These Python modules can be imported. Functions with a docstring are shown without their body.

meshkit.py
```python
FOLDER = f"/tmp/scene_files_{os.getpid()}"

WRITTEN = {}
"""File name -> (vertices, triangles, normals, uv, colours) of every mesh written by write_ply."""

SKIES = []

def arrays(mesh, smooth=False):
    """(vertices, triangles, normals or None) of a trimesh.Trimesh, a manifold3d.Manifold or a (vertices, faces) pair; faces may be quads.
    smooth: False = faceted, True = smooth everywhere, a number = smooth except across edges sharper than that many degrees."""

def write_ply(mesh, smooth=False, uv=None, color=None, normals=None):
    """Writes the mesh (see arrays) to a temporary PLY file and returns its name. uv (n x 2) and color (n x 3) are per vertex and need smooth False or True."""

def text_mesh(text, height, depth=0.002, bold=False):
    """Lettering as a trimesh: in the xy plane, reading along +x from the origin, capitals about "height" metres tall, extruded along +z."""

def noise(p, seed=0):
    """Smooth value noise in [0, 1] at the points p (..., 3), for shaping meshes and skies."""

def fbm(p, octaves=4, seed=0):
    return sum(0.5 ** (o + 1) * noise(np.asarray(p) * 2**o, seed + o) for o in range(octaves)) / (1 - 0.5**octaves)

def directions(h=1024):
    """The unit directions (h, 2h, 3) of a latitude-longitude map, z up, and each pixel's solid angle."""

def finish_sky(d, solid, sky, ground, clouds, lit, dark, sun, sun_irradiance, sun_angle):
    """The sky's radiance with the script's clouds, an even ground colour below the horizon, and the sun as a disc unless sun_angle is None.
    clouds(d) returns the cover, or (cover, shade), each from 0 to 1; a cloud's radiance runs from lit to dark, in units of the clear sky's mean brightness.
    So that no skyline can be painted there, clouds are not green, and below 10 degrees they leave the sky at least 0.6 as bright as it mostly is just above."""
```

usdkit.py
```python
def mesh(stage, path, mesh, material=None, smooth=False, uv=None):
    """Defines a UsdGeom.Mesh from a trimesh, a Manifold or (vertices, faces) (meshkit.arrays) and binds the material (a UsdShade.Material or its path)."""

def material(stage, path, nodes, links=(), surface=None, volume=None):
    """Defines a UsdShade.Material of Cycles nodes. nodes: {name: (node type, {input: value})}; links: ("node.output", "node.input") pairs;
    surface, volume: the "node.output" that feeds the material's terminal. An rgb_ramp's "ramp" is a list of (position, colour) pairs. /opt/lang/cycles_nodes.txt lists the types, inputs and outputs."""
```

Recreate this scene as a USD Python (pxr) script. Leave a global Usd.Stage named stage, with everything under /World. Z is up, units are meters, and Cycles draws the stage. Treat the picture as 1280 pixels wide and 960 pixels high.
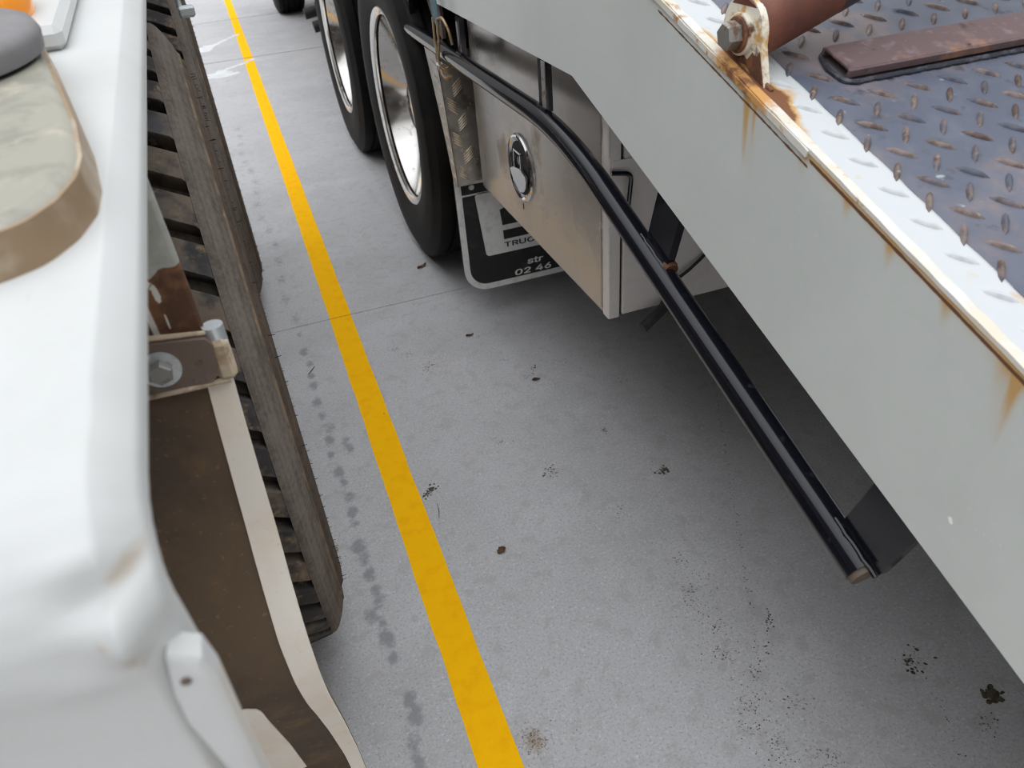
import math, random, re
import numpy as np, trimesh, usdkit, meshkit
from shapely.geometry import Polygon, Point, LineString, box as shapely_box
from shapely import affinity
from pxr import Usd, UsdGeom, UsdLux, UsdShade, Gf, Sdf, Vt

random.seed(7)
RNG = np.random.default_rng(7)
PI = math.pi
stage = Usd.Stage.CreateInMemory()
UsdGeom.SetStageUpAxis(stage, UsdGeom.Tokens.z)
UsdGeom.SetStageMetersPerUnit(stage, 1.0)
UsdGeom.Xform.Define(stage, '/World')

# ------------------------------------------------------------------ camera, sky, exposure
cam = UsdGeom.Camera.Define(stage, '/World/camera')
cam.CreateHorizontalApertureAttr(36.0)
cam.CreateFocalLengthAttr(950 / 1280 * 36)
cam.CreateFStopAttr(8.5)
cam.CreateFocusDistanceAttr(1.2)
cam.CreateClippingRangeAttr(Gf.Vec2f(0.03, 500))
cam.CreateExposureAttr(0.25)
# right, up, back axes of the camera in the world; eye 1.25 m above the concrete
CR, CU, CB = (0.93775896, -0.33979283, -0.07175634), (0.25375776, 0.52935976, 0.80955867), (-0.23709732, -0.77737962, 0.58263692)
UsdGeom.Xformable(cam).AddTransformOp().Set(Gf.Matrix4d(*CR, 0, *CU, 0, *CB, 0, 0, 0, 1.25, 1))

SKY_STRENGTH = 1.0
sky = UsdLux.DomeLight.Define(stage, '/World/sky')
sky_mat = usdkit.material(stage, '/World/Looks/overcast_sky', {
    "t": ("texture_coordinate", {}), "s": ("separate_xyz", {}),
    "r": ("rgb_ramp", {"ramp": [(0.0, (.22, .22, .215)), (.49, (.24, .24, .235)), (.53, (.48, .48, .48)), (.62, (.78, .79, .80)), (.80, (1.04, 1.07, 1.11)), (1.0, (1.20, 1.24, 1.30))]}),
    "n": ("noise_texture", {"scale": 2.2, "detail": 4.0, "roughness": .55}),
    "m": ("map_range", {"from_min": .3, "from_max": .7, "to_min": .86, "to_max": 1.12}),
    "v": ("vector_math", {"math_type": "scale"}),
    "b": ("background_shader", {"strength": SKY_STRENGTH})},
    [("t.generated", "s.vector"), ("s.z", "r.fac"), ("t.generated", "n.vector"), ("n.fac", "m.value"), ("r.color", "v.vector1"), ("m.result", "v.scale"), ("v.vector", "b.color")], surface="b.background")
UsdShade.MaterialBindingAPI.Apply(sky.GetPrim()).Bind(sky_mat)

# ------------------------------------------------------------------ materials
def surf(name, base, rough=.5, metal=0.0, layers=(), bumps=(), spec=.5, coat=0.0, rough_noise=None, aniso=None):
    """layers: (colour, noise scale, lo, hi[, options]); options: attr = channel r/g/b of the mesh's 'marks' (mask), gain, stretch, metal0 / rough value of the layer."""
    n = {"g": ("geometry", {}), "p": ("principled_bsdf", {"roughness": rough, "metallic": metal, "specular_ior_level": spec, "coat_weight": coat})}
    l = []
    need_attr = any(len(x) > 4 and 'attr' in x[4] for x in layers)
    if need_attr:
        n["a"] = ("attribute", {"attribute": "marks"}); n["as"] = ("separate_color", {})
        l.append(("a.color", "as.color"))
    n["c0"] = ("color", {"value": base}); prev = "c0.color"; prev_r = None; prev_m = None
    for i, L in enumerate(layers):
        col, sc, lo, hi = L[:4]; o = L[4] if len(L) > 4 else {}
        n[f"mp{i}"] = ("mapping", {"scale": o.get('stretch', (1, 1, 1)), "location": (i * 3.7, i * 1.3, i * 2.1)})
        n[f"n{i}"] = ("noise_texture", {"scale": float(sc), "detail": float(o.get('detail', 5)), "roughness": float(o.get('nr', .6)), "distortion": float(o.get('dist', 0))})
        l += [("g.position", f"mp{i}.vector"), (f"mp{i}.vector", f"n{i}.vector")]
        n[f"r{i}"] = ("map_range", {"range_type": "smoothstep", "from_min": lo, "from_max": hi, "to_min": 0.0, "to_max": o.get('max', 1.0), "clamp": True})
        if 'attr' in o:
            n[f"q{i}"] = ("math", {"math_type": "subtract", "value2": .5}); l.append((f"n{i}.fac", f"q{i}.value1"))
            n[f"w{i}"] = ("math", {"math_type": "multiply", "value2": float(o.get('gain', 1.0))}); l.append((f"q{i}.value", f"w{i}.value1"))
            n[f"x{i}"] = ("math", {"math_type": "add"}); l += [(f"w{i}.value", f"x{i}.value1"), (f"as.{o['attr']}", f"x{i}.value2"), (f"x{i}.value", f"r{i}.value")]
        else:
            l.append((f"n{i}.fac", f"r{i}.value"))
        n[f"m{i}"] = ("mix", {"color2": col}); l += [(prev, f"m{i}.color1"), (f"r{i}.result", f"m{i}.fac")]
        prev = f"m{i}.color"
        for key, sock, base_v in (('rough', 'roughness', rough), ('metal', 'metallic', metal)):
            if key in o:
                was = prev_r if key == 'rough' else prev_m
                n[f"{key}{i}"] = ("mix_float", {"a": base_v, "b": float(o[key])}); l.append((f"r{i}.result", f"{key}{i}.fac"))
                if was: l.append((was, f"{key}{i}.a"))
                if key == 'rough': prev_r = f"{key}{i}.result"
                else: prev_m = f"{key}{i}.result"
    l.append((prev, "p.base_color"))
    if prev_r: l.append((prev_r, "p.roughness"))
    if prev_m: l.append((prev_m, "p.metallic"))
    nb = None
    for i, (sc, st, di) in enumerate(bumps):
        n[f"bn{i}"] = ("noise_texture", {"scale": float(sc), "detail": 4.0, "roughness": .6})
        n[f"b{i}"] = ("bump", {"strength": st, "distance": di})
        l += [("g.position", f"bn{i}.vector"), (f"bn{i}.fac", f"b{i}.height")]
        if nb: l.append((nb, f"b{i}.normal"))
        nb = f"b{i}.normal"
    if nb: l.append((nb, "p.normal"))
    return usdkit.material(stage, '/World/Looks/' + name, n, l, surface="p.BSDF")

M = {}
M['concrete'] = surf('concrete', (.475, .468, .475), .8, layers=[
    ((.43, .425, .43), 2.2, .40, .62), ((.53, .525, .54), 5, .5, .7, {'max': .6}),
    ((.30, .295, .30), 190, .50, .66, {'detail': 4, 'nr': .75, 'max': .85}), ((.64, .635, .645), 150, .54, .68, {'detail': 4, 'nr': .75, 'max': .8}), ((.36, .35, .34), 28, .52, .66, {'max': .5}),
    ((.205, .205, .22), 60, .22, .70, {'attr': 'r', 'gain': 1.1, 'max': .72}),
    ((.30, .245, .18), 60, .30, .85, {'attr': 'g', 'gain': 1.3, 'max': .75}),
    ((.10, .085, .065), 190, .55, .80, {'attr': 'b', 'gain': 1.7, 'max': .92, 'detail': 3})],
    bumps=[(170, .35, .0022), (45, .12, .004)], spec=.4)
M['joint'] = surf('joint_filler', (.09, .09, .09), .9, layers=[((.16, .15, .14), 30, .45, .65)])
M['yellow'] = surf('yellow_paint', (1.0, .515, .002), .9, spec=.12, layers=[
    ((.92, .41, .002), 25, .45, .70, {'max': .6}), ((.55, .30, .01), 500, .62, .72, {'detail': 2, 'max': .3}), ((.98, .54, .02), 380, .6, .7, {'detail': 2, 'max': .6}),
    ((.2, .13, .03), 70, .70, .78, {'max': .8})], bumps=[(300, .25, .001)])
M['splash'] = surf('white_splash', (.64, .65, .65), .7, layers=[((.52, .525, .53), 14, .45, .65)])
M['rubber'] = surf('tyre_rubber', (.0055, .005, .0048), .6, layers=[((.012, .010, .0085), 9, .42, .70), ((.035, .026, .019), 60, .60, .76, {'max': .5})], bumps=[(220, .15, .001)], spec=.14)
def streaked(name, stops, lo, hi):
    n = {"t": ("texture_coordinate", {}), "s": ("separate_xyz", {}), "yy": ("math", {"math_type": "multiply"}), "zz": ("math", {"math_type": "multiply"}), "su": ("math", {"math_type": "add"}), "r": ("math", {"math_type": "sqrt"}),
         "xs": ("math", {"math_type": "multiply", "value2": 110.0}), "rs": ("math", {"math_type": "multiply", "value2": 110.0}), "c": ("combine_xyz", {}),
         "n1": ("noise_texture", {"scale": 1.0, "detail": 3.0}), "n2": ("noise_texture", {"scale": 14.0, "detail": 6.0, "roughness": .65}), "n3": ("noise_texture", {"scale": 150.0, "detail": 4.0, "roughness": .7}),
         "m1": ("mix_float", {"fac": .5}), "m2": ("mix_float", {"fac": .28}), "mr": ("map_range", {"from_min": lo, "from_max": hi, "clamp": True}), "ra": ("rgb_ramp", {"ramp": stops}),
         "b": ("bump", {"strength": .55, "distance": .003}), "p": ("principled_bsdf", {"roughness": .85, "specular_ior_level": .25})}
    l = [("t.object", "s.vector"), ("s.y", "yy.value1"), ("s.y", "yy.value2"), ("s.z", "zz.value1"), ("s.z", "zz.value2"), ("yy.value", "su.value1"), ("zz.value", "su.value2"), ("su.value", "r.value1"),
         ("s.x", "xs.value1"), ("r.value", "rs.value1"), ("xs.value", "c.x"), ("rs.value", "c.y"), ("c.vector", "n1.vector"), ("t.object", "n2.vector"), ("t.object", "n3.vector"),
         ("n1.fac", "m1.a"), ("n2.fac", "m1.b"), ("m1.result", "m2.a"), ("n3.fac", "m2.b"), ("m2.result", "mr.value"), ("mr.result", "ra.fac"), ("ra.color", "p.base_color"), ("m2.result", "b.height"), ("b.normal", "p.normal")]
    return usdkit.material(stage, '/World/Looks/' + name, n, l, surface="p.BSDF")
M['dusty_rubber'] = streaked('dusty_tyre_rubber', [(0, (.045, .036, .030)), (.3, (.085, .068, .054)), (.52, (.125, .106, .090)), (.72, (.155, .13, .105)), (.88, (.19, .135, .085)), (1, (.12, .08, .05))], .33, .68)
M['dark_dusty_rubber'] = streaked('dark_dusty_rubber', [(0, (.018, .014, .012)), (.4, (.050, .037, .028)), (.7, (.085, .06, .042)), (1, (.14, .082, .042))], .33, .66)
M['tan_dust'] = surf('tan_dust_ridge', (.165, .12, .08), .9, layers=[((.09, .072, .058), 30, .42, .60), ((.25, .175, .10), 90, .58, .72)], bumps=[(150, .4, .002)], spec=.2)
M['lug_rubber'] = surf('tread_lug_rubber', (.034, .030, .030), .75, layers=[
    ((.13, .10, .074), 16, .44, .60), ((.22, .155, .09), 55, .55, .70, {'max': .8}), ((.06, .06, .065), 9, .55, .7)], bumps=[(150, .5, .002)], spec=.35)
M['groove_rubber'] = surf('tread_groove_rubber', (.012, .011, .011), .85)
M['flap_brown'] = surf('muddy_flap_rubber', (.118, .080, .050), .85, layers=[
    ((.080, .057, .041), 6, .42, .62), ((.18, .112, .055), 15, .54, .74, {'max': .7}), ((.22, .16, .10), 160, .60, .72, {'max': .55}), ((.050, .038, .03), 3.5, .5, .7, {'max': .5})],
    bumps=[(120, .3, .001)], spec=.3)
M['flap_white'] = surf('dirty_white_flap_edge', (.80, .74, .66), .7, layers=[((.78, .67, .54), 22, .45, .68, {'max': .7}), ((.58, .43, .28), 110, .62, .76, {'max': .5})], bumps=[(200, .2, .0008)])
M['white_paint'] = surf('white_truck_paint', (.525, .535, .53), .38, layers=[
    ((.46, .47, .46), 5, .45, .7, {'max': .6}),
    ((.40, .34, .27), 26, .30, .80, {'attr': 'r', 'gain': .7, 'max': .85, 'rough': .7}),
    ((.30, .12, .03), 60, .3, .7, {'attr': 'g', 'gain': .5, 'rough': .8})], coat=.15)
M['grey_paint'] = surf('grey_primer_with_rust', (.40, .405, .37), .6, layers=[
    ((.33, .335, .30), 40, .45, .65), ((.22, .22, .19), 160, .62, .74, {'max': .6}),
    ((.135, .055, .026), 35, .38, .58, {'attr': 'r', 'gain': .35, 'rough': .9}), ((.20, .095, .045), 120, .55, .8, {'attr': 'r', 'gain': 1.6, 'max': .6}), ((.06, .028, .016), 38, .85, 1.15, {'attr': 'r', 'gain': 1.8, 'max': .8}),
    ((.60, .58, .52), 60, .45, .6, {'attr': 'g', 'gain': .25})], bumps=[(150, .2, .001)])
M['brown_steel'] = surf('brown_painted_steel', (.135, .095, .075), .7, layers=[((.20, .15, .115), 50, .48, .68), ((.045, .035, .03), 90, .60, .72)], bumps=[(130, .35, .0015)])
M['beige_mud'] = surf('beige_caked_mud', (.46, .37, .27), .85, layers=[((.28, .19, .11), 45, .45, .65), ((.68, .62, .53), 30, .55, .7)], bumps=[(120, .5, .002)])
M['zinc'] = surf('zinc_plated_steel', (.62, .66, .68), .38, .75, layers=[((.48, .49, .48), 120, .5, .7, {'rough': .55})], bumps=[(200, .1, .0005)])
M['ramp_paint'] = surf('pale_grey_truck_paint', (.525, .548, .525), .38, layers=[
    ((.49, .512, .49), 4, .4, .65), ((.56, .58, .555), 90, .6, .72, {'max': .4}),
    ((.46, .27, .085), 22, .12, .75, {'attr': 'r', 'gain': .5, 'max': .95, 'rough': .7, 'stretch': (1, 1, .35)}),
    ((.115, .045, .018), 70, .40, .62, {'attr': 'g', 'gain': .6, 'rough': .85}),
    ((.83, .83, .80), 80, .4, .6, {'attr': 'b', 'gain': .1})], coat=.12)
M['cream_edge'] = surf('cream_edge_paint', (.61, .56, .46), .5, layers=[((.62, .61, .58), 20, .42, .6), ((.50, .26, .08), 38, .30, .70, {'attr': 'r', 'gain': 1.2, 'rough': .85}), ((.17, .07, .028), 50, .75, 1.0, {'attr': 'r', 'gain': 1.4, 'rough': .9}), ((.40, .20, .07), 42, .58, .70), ((.14, .06, .025), 75, .66, .74)], bumps=[(150, .25, .001)])
M['rusty_edge'] = surf('rusted_edge', (.17, .075, .03), .85, layers=[((.36, .19, .07), 40, .45, .65), ((.07, .03, .018), 60, .55, .7)], bumps=[(160, .5, .002)])
M['white_deck'] = surf('white_deck_paint', (.50, .52, .53), .5, layers=[
    ((.50, .43, .32), 30, .60, .74, {'max': .65}), ((.42, .21, .07), 55, .67, .75),
    ((.50, .30, .12), 40, .34, .72, {'attr': 'r', 'gain': .9, 'rough': .8}), ((.16, .065, .025), 60, .72, .95, {'attr': 'r', 'gain': .9, 'rough': .9})], bumps=[(90, .12, .001)])
M['deck_paint'] = surf('worn_blue_black_deck_paint', (.064, .074, .104), .38, layers=[
    ((.185, .15, .152), 4.5, .46, .62, {'rough': .5}), ((.085, .095, .128), 14, .45, .65), ((.16, .10, .062), 20, .60, .74, {'rough': .7, 'max': .7}),
    ((.42, .45, .47), 55, .66, .76, {'max': .65}), ((.030, .033, .045), 30, .58, .72)], bumps=[(70, .25, .0015), (300, .2, .0006)], spec=.6)
M['deck_bar'] = surf('worn_bar_steel', (.17, .132, .118), .42, layers=[((.075, .048, .042), 45, .42, .62), ((.34, .28, .23), 90, .60, .76), ((.07, .075, .10), 22, .48, .62)], bumps=[(200, .3, .0008)], metal=.25)
M['cleat'] = surf('purple_brown_steel', (.135, .088, .090), .5, layers=[((.30, .155, .09), 18, .56, .70), ((.20, .15, .16), 60, .52, .72), ((.05, .03, .03), 30, .58, .7)], bumps=[(180, .4, .0012)], metal=.15)
M['weld'] = surf('dark_weld_bead', (.030, .032, .042), .38, layers=[((.10, .10, .12), 60, .5, .7)], bumps=[(130, .5, .002)], metal=.3)
M['rust_pipe'] = surf('rust_brown_pipe', (.115, .034, .020), .62, layers=[((.165, .055, .027), 25, .45, .65), ((.06, .022, .016), 14, .52, .7), ((.30, .16, .07), 70, .66, .75)], bumps=[(120, .3, .0012)])
M['dark_pipe'] = surf('dark_grey_pipe_paint', (.028, .03, .036), .5, layers=[((.10, .09, .08), 40, .58, .7)])
M['ear'] = surf('rusty_cream_ear', (.74, .69, .58), .55, layers=[((.52, .30, .10), 40, .47, .60), ((.115, .045, .02), 24, .50, .60, {'rough': .85})], bumps=[(120, .4, .0015)])
M['orange_rust'] = surf('orange_rust_stain', (.50, .27, .085), .85, layers=[((.17, .07, .028), 45, .50, .62), ((.72, .60, .42), 30, .54, .66)], bumps=[(150, .4, .0015)])
M['rust'] = surf('dark_rust', (.10, .040, .02), .85, layers=[((.22, .09, .035), 60, .48, .66)], bumps=[(150, .5, .002)])
M['dull_steel'] = surf('dull_bolt_steel', (.30, .29, .27), .42, .7, layers=[((.13, .075, .045), 60, .52, .66, {'metal': .1, 'rough': .8})], bumps=[(160, .3, .001)])
M['black_gloss'] = surf('gloss_black_paint', (.0035, .0038, .006), .13, coat=.3, layers=[((.02, .02, .022), 40, .6, .75)], bumps=[(30, .03, .001)])
M['black'] = surf('matt_black', (.008, .008, .008), .6)
M['chassis'] = surf('chassis_black', (.006, .006, .006), .8)
M['tan_scrape'] = surf('tan_scraped_primer', (.115, .085, .066), .7, layers=[((.10, .06, .04), 60, .5, .65)])
M['aluminium'] = surf('brushed_aluminium', (.60, .575, .545), .24, .9, layers=[
    ((.50, .475, .445), 3, .42, .66, {'rough': .29}), ((.66, .63, .60), 40, .5, .7, {'stretch': (1, .4, 6), 'max': .5}), ((.40, .30, .19), 9, .58, .74, {'metal': .5, 'rough': .6, 'max': .6}),
    ((.12, .10, .085), 150, .66, .76, {'max': .7})], bumps=[(7, .05, .004)])
M['aluminium_light'] = surf('satin_aluminium_trim', (.62, .59, .56), .4, .25, layers=[((.58, .55, .52), 50, .5, .7), ((.24, .2, .17), 170, .70, .78, {'max': .6})])
M['checker_alu'] = surf('checker_aluminium', (.40, .37, .33), .33, .85, layers=[((.22, .185, .15), 14, .45, .65), ((.52, .47, .42), 60, .55, .7)])
M['checker_bar'] = surf('checker_bar_aluminium', (.80, .70, .56), .3, .8, layers=[((.42, .33, .25), 40, .5, .7)])
M['rim'] = surf('polished_aluminium', (.74, .72, .69), .13, .97, layers=[((.42, .35, .27), 22, .56, .72, {'rough': .5, 'max': .6}), ((.20, .16, .13), 70, .64, .76, {'rough': .7, 'max': .6})])
M['chrome'] = surf('chrome', (.80, .80, .81), .06, 1.0)
M['flap_black'] = surf('black_mudflap_rubber', (.011, .011, .012), .6, layers=[((.03, .028, .026), 25, .5, .72)], bumps=[(150, .2, .0008)])
M['flap_print'] = surf('grey_white_flap_print', (.74, .74, .71), .6, layers=[((.58, .58, .55), 30, .46, .7), ((.30, .28, .25), 140, .62, .75, {'max': .6})])
M['letter'] = surf('lettering_grey_white', (.78, .78, .75), .6)
M['webbing'] = surf('blue_grey_webbing', (.085, .15, .19), .85, layers=[((.13, .19, .21), 120, .45, .65)], bumps=[(500, .4, .001)])
M['brass_wire'] = surf('yellow_zinc_hook', (.46, .33, .19), .32, .8, layers=[((.25, .15, .08), 40, .5, .68, {'rough': .6})])
M['lamp_lens'] = surf('dirty_grey_lens', (.27, .26, .215), .35, layers=[((.17, .168, .14), 24, .46, .66, {'max': .8}), ((.40, .36, .285), 30, .56, .74, {'max': .8})], coat=.25)
M['lamp_rim'] = surf('dirty_chrome_lamp_rim', (.27, .19, .115), .45, .2, layers=[((.44, .36, .27), 9, .47, .62), ((.15, .075, .028), 11, .52, .66)])
M['grey_rubber'] = surf('grey_plastic', (.155, .148, .155), .55, layers=[((.185, .178, .182), 15, .42, .62)])
M['amber'] = surf('amber_lens', (.80, .26, .012), .2, coat=.5, layers=[((.9, .42, .03), 40, .5, .7)])
M['leaf'] = surf('dry_leaf', (.075, .035, .016), .7, layers=[((.15, .075, .03), 90, .45, .65)])
M['mud'] = surf('dried_mud', (.085, .066, .04), .9, layers=[((.035, .03, .02), 130, .45, .62), ((.15, .115, .07), 90, .58, .7)])
M['grit'] = surf('grit', (.05, .042, .032), .9, layers=[((.10, .078, .052), 30, .45, .65)])
M['rust_dust'] = surf('rust_dust', (.19, .10, .055), .9, layers=[((.09, .05, .03), 200, .5, .62)])
M['hair_rubber'] = M['rubber']

# ------------------------------------------------------------------ helpers
def sbox(x0, x1, z0, z1): return shapely_box(x0, z0, x1, z1)
ORIGIN = {}
USED = set()
def numbered(path):
    if path not in USED:
        USED.add(path); return path
    k = 1
    while f'{path}_{k:03d}' in USED: k += 1
    USED.add(f'{path}_{k:03d}'); return f'{path}_{k:03d}'
def say(prim, label=None, cat=None, group=None, kind=None):
    for k, v in (('label', label), ('category', cat), ('group', group), ('kind', kind)):
        if v: prim.SetCustomDataByKey(k, v)
    return prim
def thing(name, label, cat=None, loc=(0, 0, 0), group=None, kind=None):
    p = numbered('/World/' + name)
    x = UsdGeom.Xform.Define(stage, p); x.AddTranslateOp().Set(Gf.Vec3d(*map(float, loc)))
    ORIGIN[p] = np.array(loc, float)
    say(x.GetPrim(), label, cat, group, kind); return p
def holder(name, parent, loc, turn=0.0):
    p = numbered(parent + '/' + name); x = UsdGeom.Xform.Define(stage, p)
    x.AddTranslateOp().Set(Gf.Vec3d(*map(float, np.array(loc) - ORIGIN[parent])))
    x.AddRotateZOp().Set(math.degrees(turn))
    ORIGIN[p] = np.zeros(3); return p          # its children are given in the holder's own coordinates
def tri(m):
    if hasattr(m, 'to_mesh'):
        q = m.to_mesh(); return np.array(q.vert_properties[:, :3], float), np.array(q.tri_verts)
    if isinstance(m, (tuple, list)) and not isinstance(m[0], trimesh.Trimesh): return np.asarray(m[0], float), np.asarray(m[1], int)
    if isinstance(m, (tuple, list)): m = trimesh.util.concatenate(m)
    return np.array(m.vertices, float), np.array(m.faces)
def part(name, m, material, parent, label=None, smooth=32, kind=None, marks=None):
    v, f = tri(m)
    p = numbered(parent + '/' + name)
    g = usdkit.mesh(stage, p, trimesh.Trimesh(v - ORIGIN[parent], f, process=False), M[material], smooth=True if marks is not None and smooth else smooth)
    if marks is not None:
        UsdGeom.PrimvarsAPI(g).CreatePrimvar('marks', Sdf.ValueTypeNames.Color3fArray, 'vertex').Set(Vt.Vec3fArray.FromNumpy(np.asarray(marks, np.float32)))
    ORIGIN[p] = ORIGIN[parent]
    say(g.GetPrim(), label, kind=kind); return p
def single(name, m, material, label, cat, group=None, smooth=32, kind=None):
    v, f = tri(m); c = np.array([*(v.min(0) + v.max(0))[:2] / 2, v[:, 2].min()])
    p = numbered('/World/' + name)
    g = usdkit.mesh(stage, p, trimesh.Trimesh(v - c, f, process=False), M[material], smooth=smooth)
    g.AddTranslateOp().Set(Gf.Vec3d(*map(float, c)))
    say(g.GetPrim(), label, cat, group, kind); return p

def box(x0, x1, y0, y1, z0, z1, b=0.0):
    if b <= 0:
        m = trimesh.creation.box((x1 - x0, y1 - y0, z1 - z0)); m.apply_translation(((x0 + x1) / 2, (y0 + y1) / 2, (z0 + z1) / 2)); return m
    P = []
    for sx in (0, 1):
        for sy in (0, 1):
            for sz in (0, 1):
                c = np.array([(x0, x1)[sx], (y0, y1)[sy], (z0, z1)[sz]], float); d = np.array([1 - 2 * sx, 1 - 2 * sy, 1 - 2 * sz]) * b
                for k in range(3):
                    q = c + d; q[k] = c[k]; P.append(q)
    return trimesh.convex.convex_hull(np.array(P))
def lathe(profile, n=96, axis='x'):
    """closed surface of revolution about X (profile of (x, r), ends closed on the axis when r = 0)."""
    pr = np.array(profile, float); k = len(pr); t = np.arange(n) * 2 * PI / n
    V = np.stack([np.repeat(pr[:, 0], n), (pr[:, 1][:, None] * np.cos(t)).ravel(), (pr[:, 1][:, None] * np.sin(t)).ravel()], 1)
    F = []
    i = np.arange(n); j = (i + 1) % n
    for a in range(k - 1):
        A, B = a * n, (a + 1) * n
        if pr[a, 1] > 1e-9: F.append(np.stack([A + i, B + i, A + j], 1))
        if pr[a + 1, 1] > 1e-9: F.append(np.stack([A + j, B + i, B + j], 1))
    m = trimesh.Trimesh(V, np.vstack(F), process=True)
    if m.is_watertight and m.volume < 0: m.invert()
    return m
def orient(m, z_axis, x_axis, at):
    """maps local x, y, z to x_axis, (z x x), z_axis at a point."""
    z = np.array(z_axis, float); z /= np.linalg.norm(z); x = np.array(x_axis, float); x -= z * (x @ z); x /= np.linalg.norm(x); y = np.cross(z, x)
    T = np.eye(4); T[:3, 0], T[:3, 1], T[:3, 2], T[:3, 3] = x, y, z, at
    m = m.copy(); m.apply_transform(T); return m
def tube(path, r, n=16, closed=False):
    P = np.array(path, float); k = len(P)
    T = np.gradient(P, axis=0) if k > 2 else np.repeat([P[1] - P[0]], 2, 0); T /= np.linalg.norm(T, axis=1, keepdims=True)
    u = np.cross(T[0], (0, 0, 1) if abs(T[0, 2]) < .9 else (1, 0, 0)); u /= np.linalg.norm(u)
    V = []; t = np.arange(n) * 2 * PI / n; R = np.broadcast_to(r, (k,))
    for a in range(k):
        u = u - T[a] * (u @ T[a]); u /= np.linalg.norm(u); w = np.cross(T[a], u)
        V.append(P[a] + R[a] * (np.cos(t)[:, None] * u + np.sin(t)[:, None] * w))
    V = np.vstack(V + [P[:1], P[-1:]]); F = []
    i = np.arange(n); j = (i + 1) % n
    for a in range(k - 1):
        F += [np.stack([a * n + i, a * n + j, a * n + n + i], 1), np.stack([a * n + j, a * n + n + j, a * n + n + i], 1)]
    F += [np.stack([np.full(n, k * n), j, i], 1), np.stack([np.full(n, k * n + 1), (k - 1) * n + i, (k - 1) * n + j], 1)]
    return trimesh.Trimesh(V, np.vstack(F), process=False)
def fillet(pts, rad, n=8):
    """rounds the inner corners of a polyline."""
    P = [np.array(p, float) for p in pts]; out = [P[0]]
    for a, b, c in zip(P, P[1:], P[2:]):
        u, w = a - b, c - b; lu, lw = np.linalg.norm(u), np.linalg.norm(w); d = min(rad, lu * .48, lw * .48)
        s, e = b + u / lu * d, b + w / lw * d
        for t in np.linspace(0, 1, n): out.append((1 - t) ** 2 * s + 2 * t * (1 - t) * b + t * t * e)
    return np.array(out + [P[-1]])
def prism_x(poly, x0, x1):
    """polygon in (y, z) swept from x0 to x1."""
    m = trimesh.creation.extrude_polygon(poly if hasattr(poly, 'exterior') else Polygon(poly), abs(x1 - x0), engine='earcut')
    return orient(m, (1, 0, 0), (0, 1, 0), (min(x0, x1), 0, 0))
def prism_y(poly, y0, y1):
    """polygon in (x, z) swept along y."""
    m = trimesh.creation.extrude_polygon(poly if hasattr(poly, 'exterior') else Polygon(poly), abs(y1 - y0), engine='earcut')
    return orient(m, (0, -1, 0), (1, 0, 0), (0, max(y0, y1), 0))
def prism_z(poly, z0, z1):
    m = trimesh.creation.extrude_polygon(poly if hasattr(poly, 'exterior') else Polygon(poly), abs(z1 - z0), engine='earcut'); m.apply_translation((0, 0, z0)); return m
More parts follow.
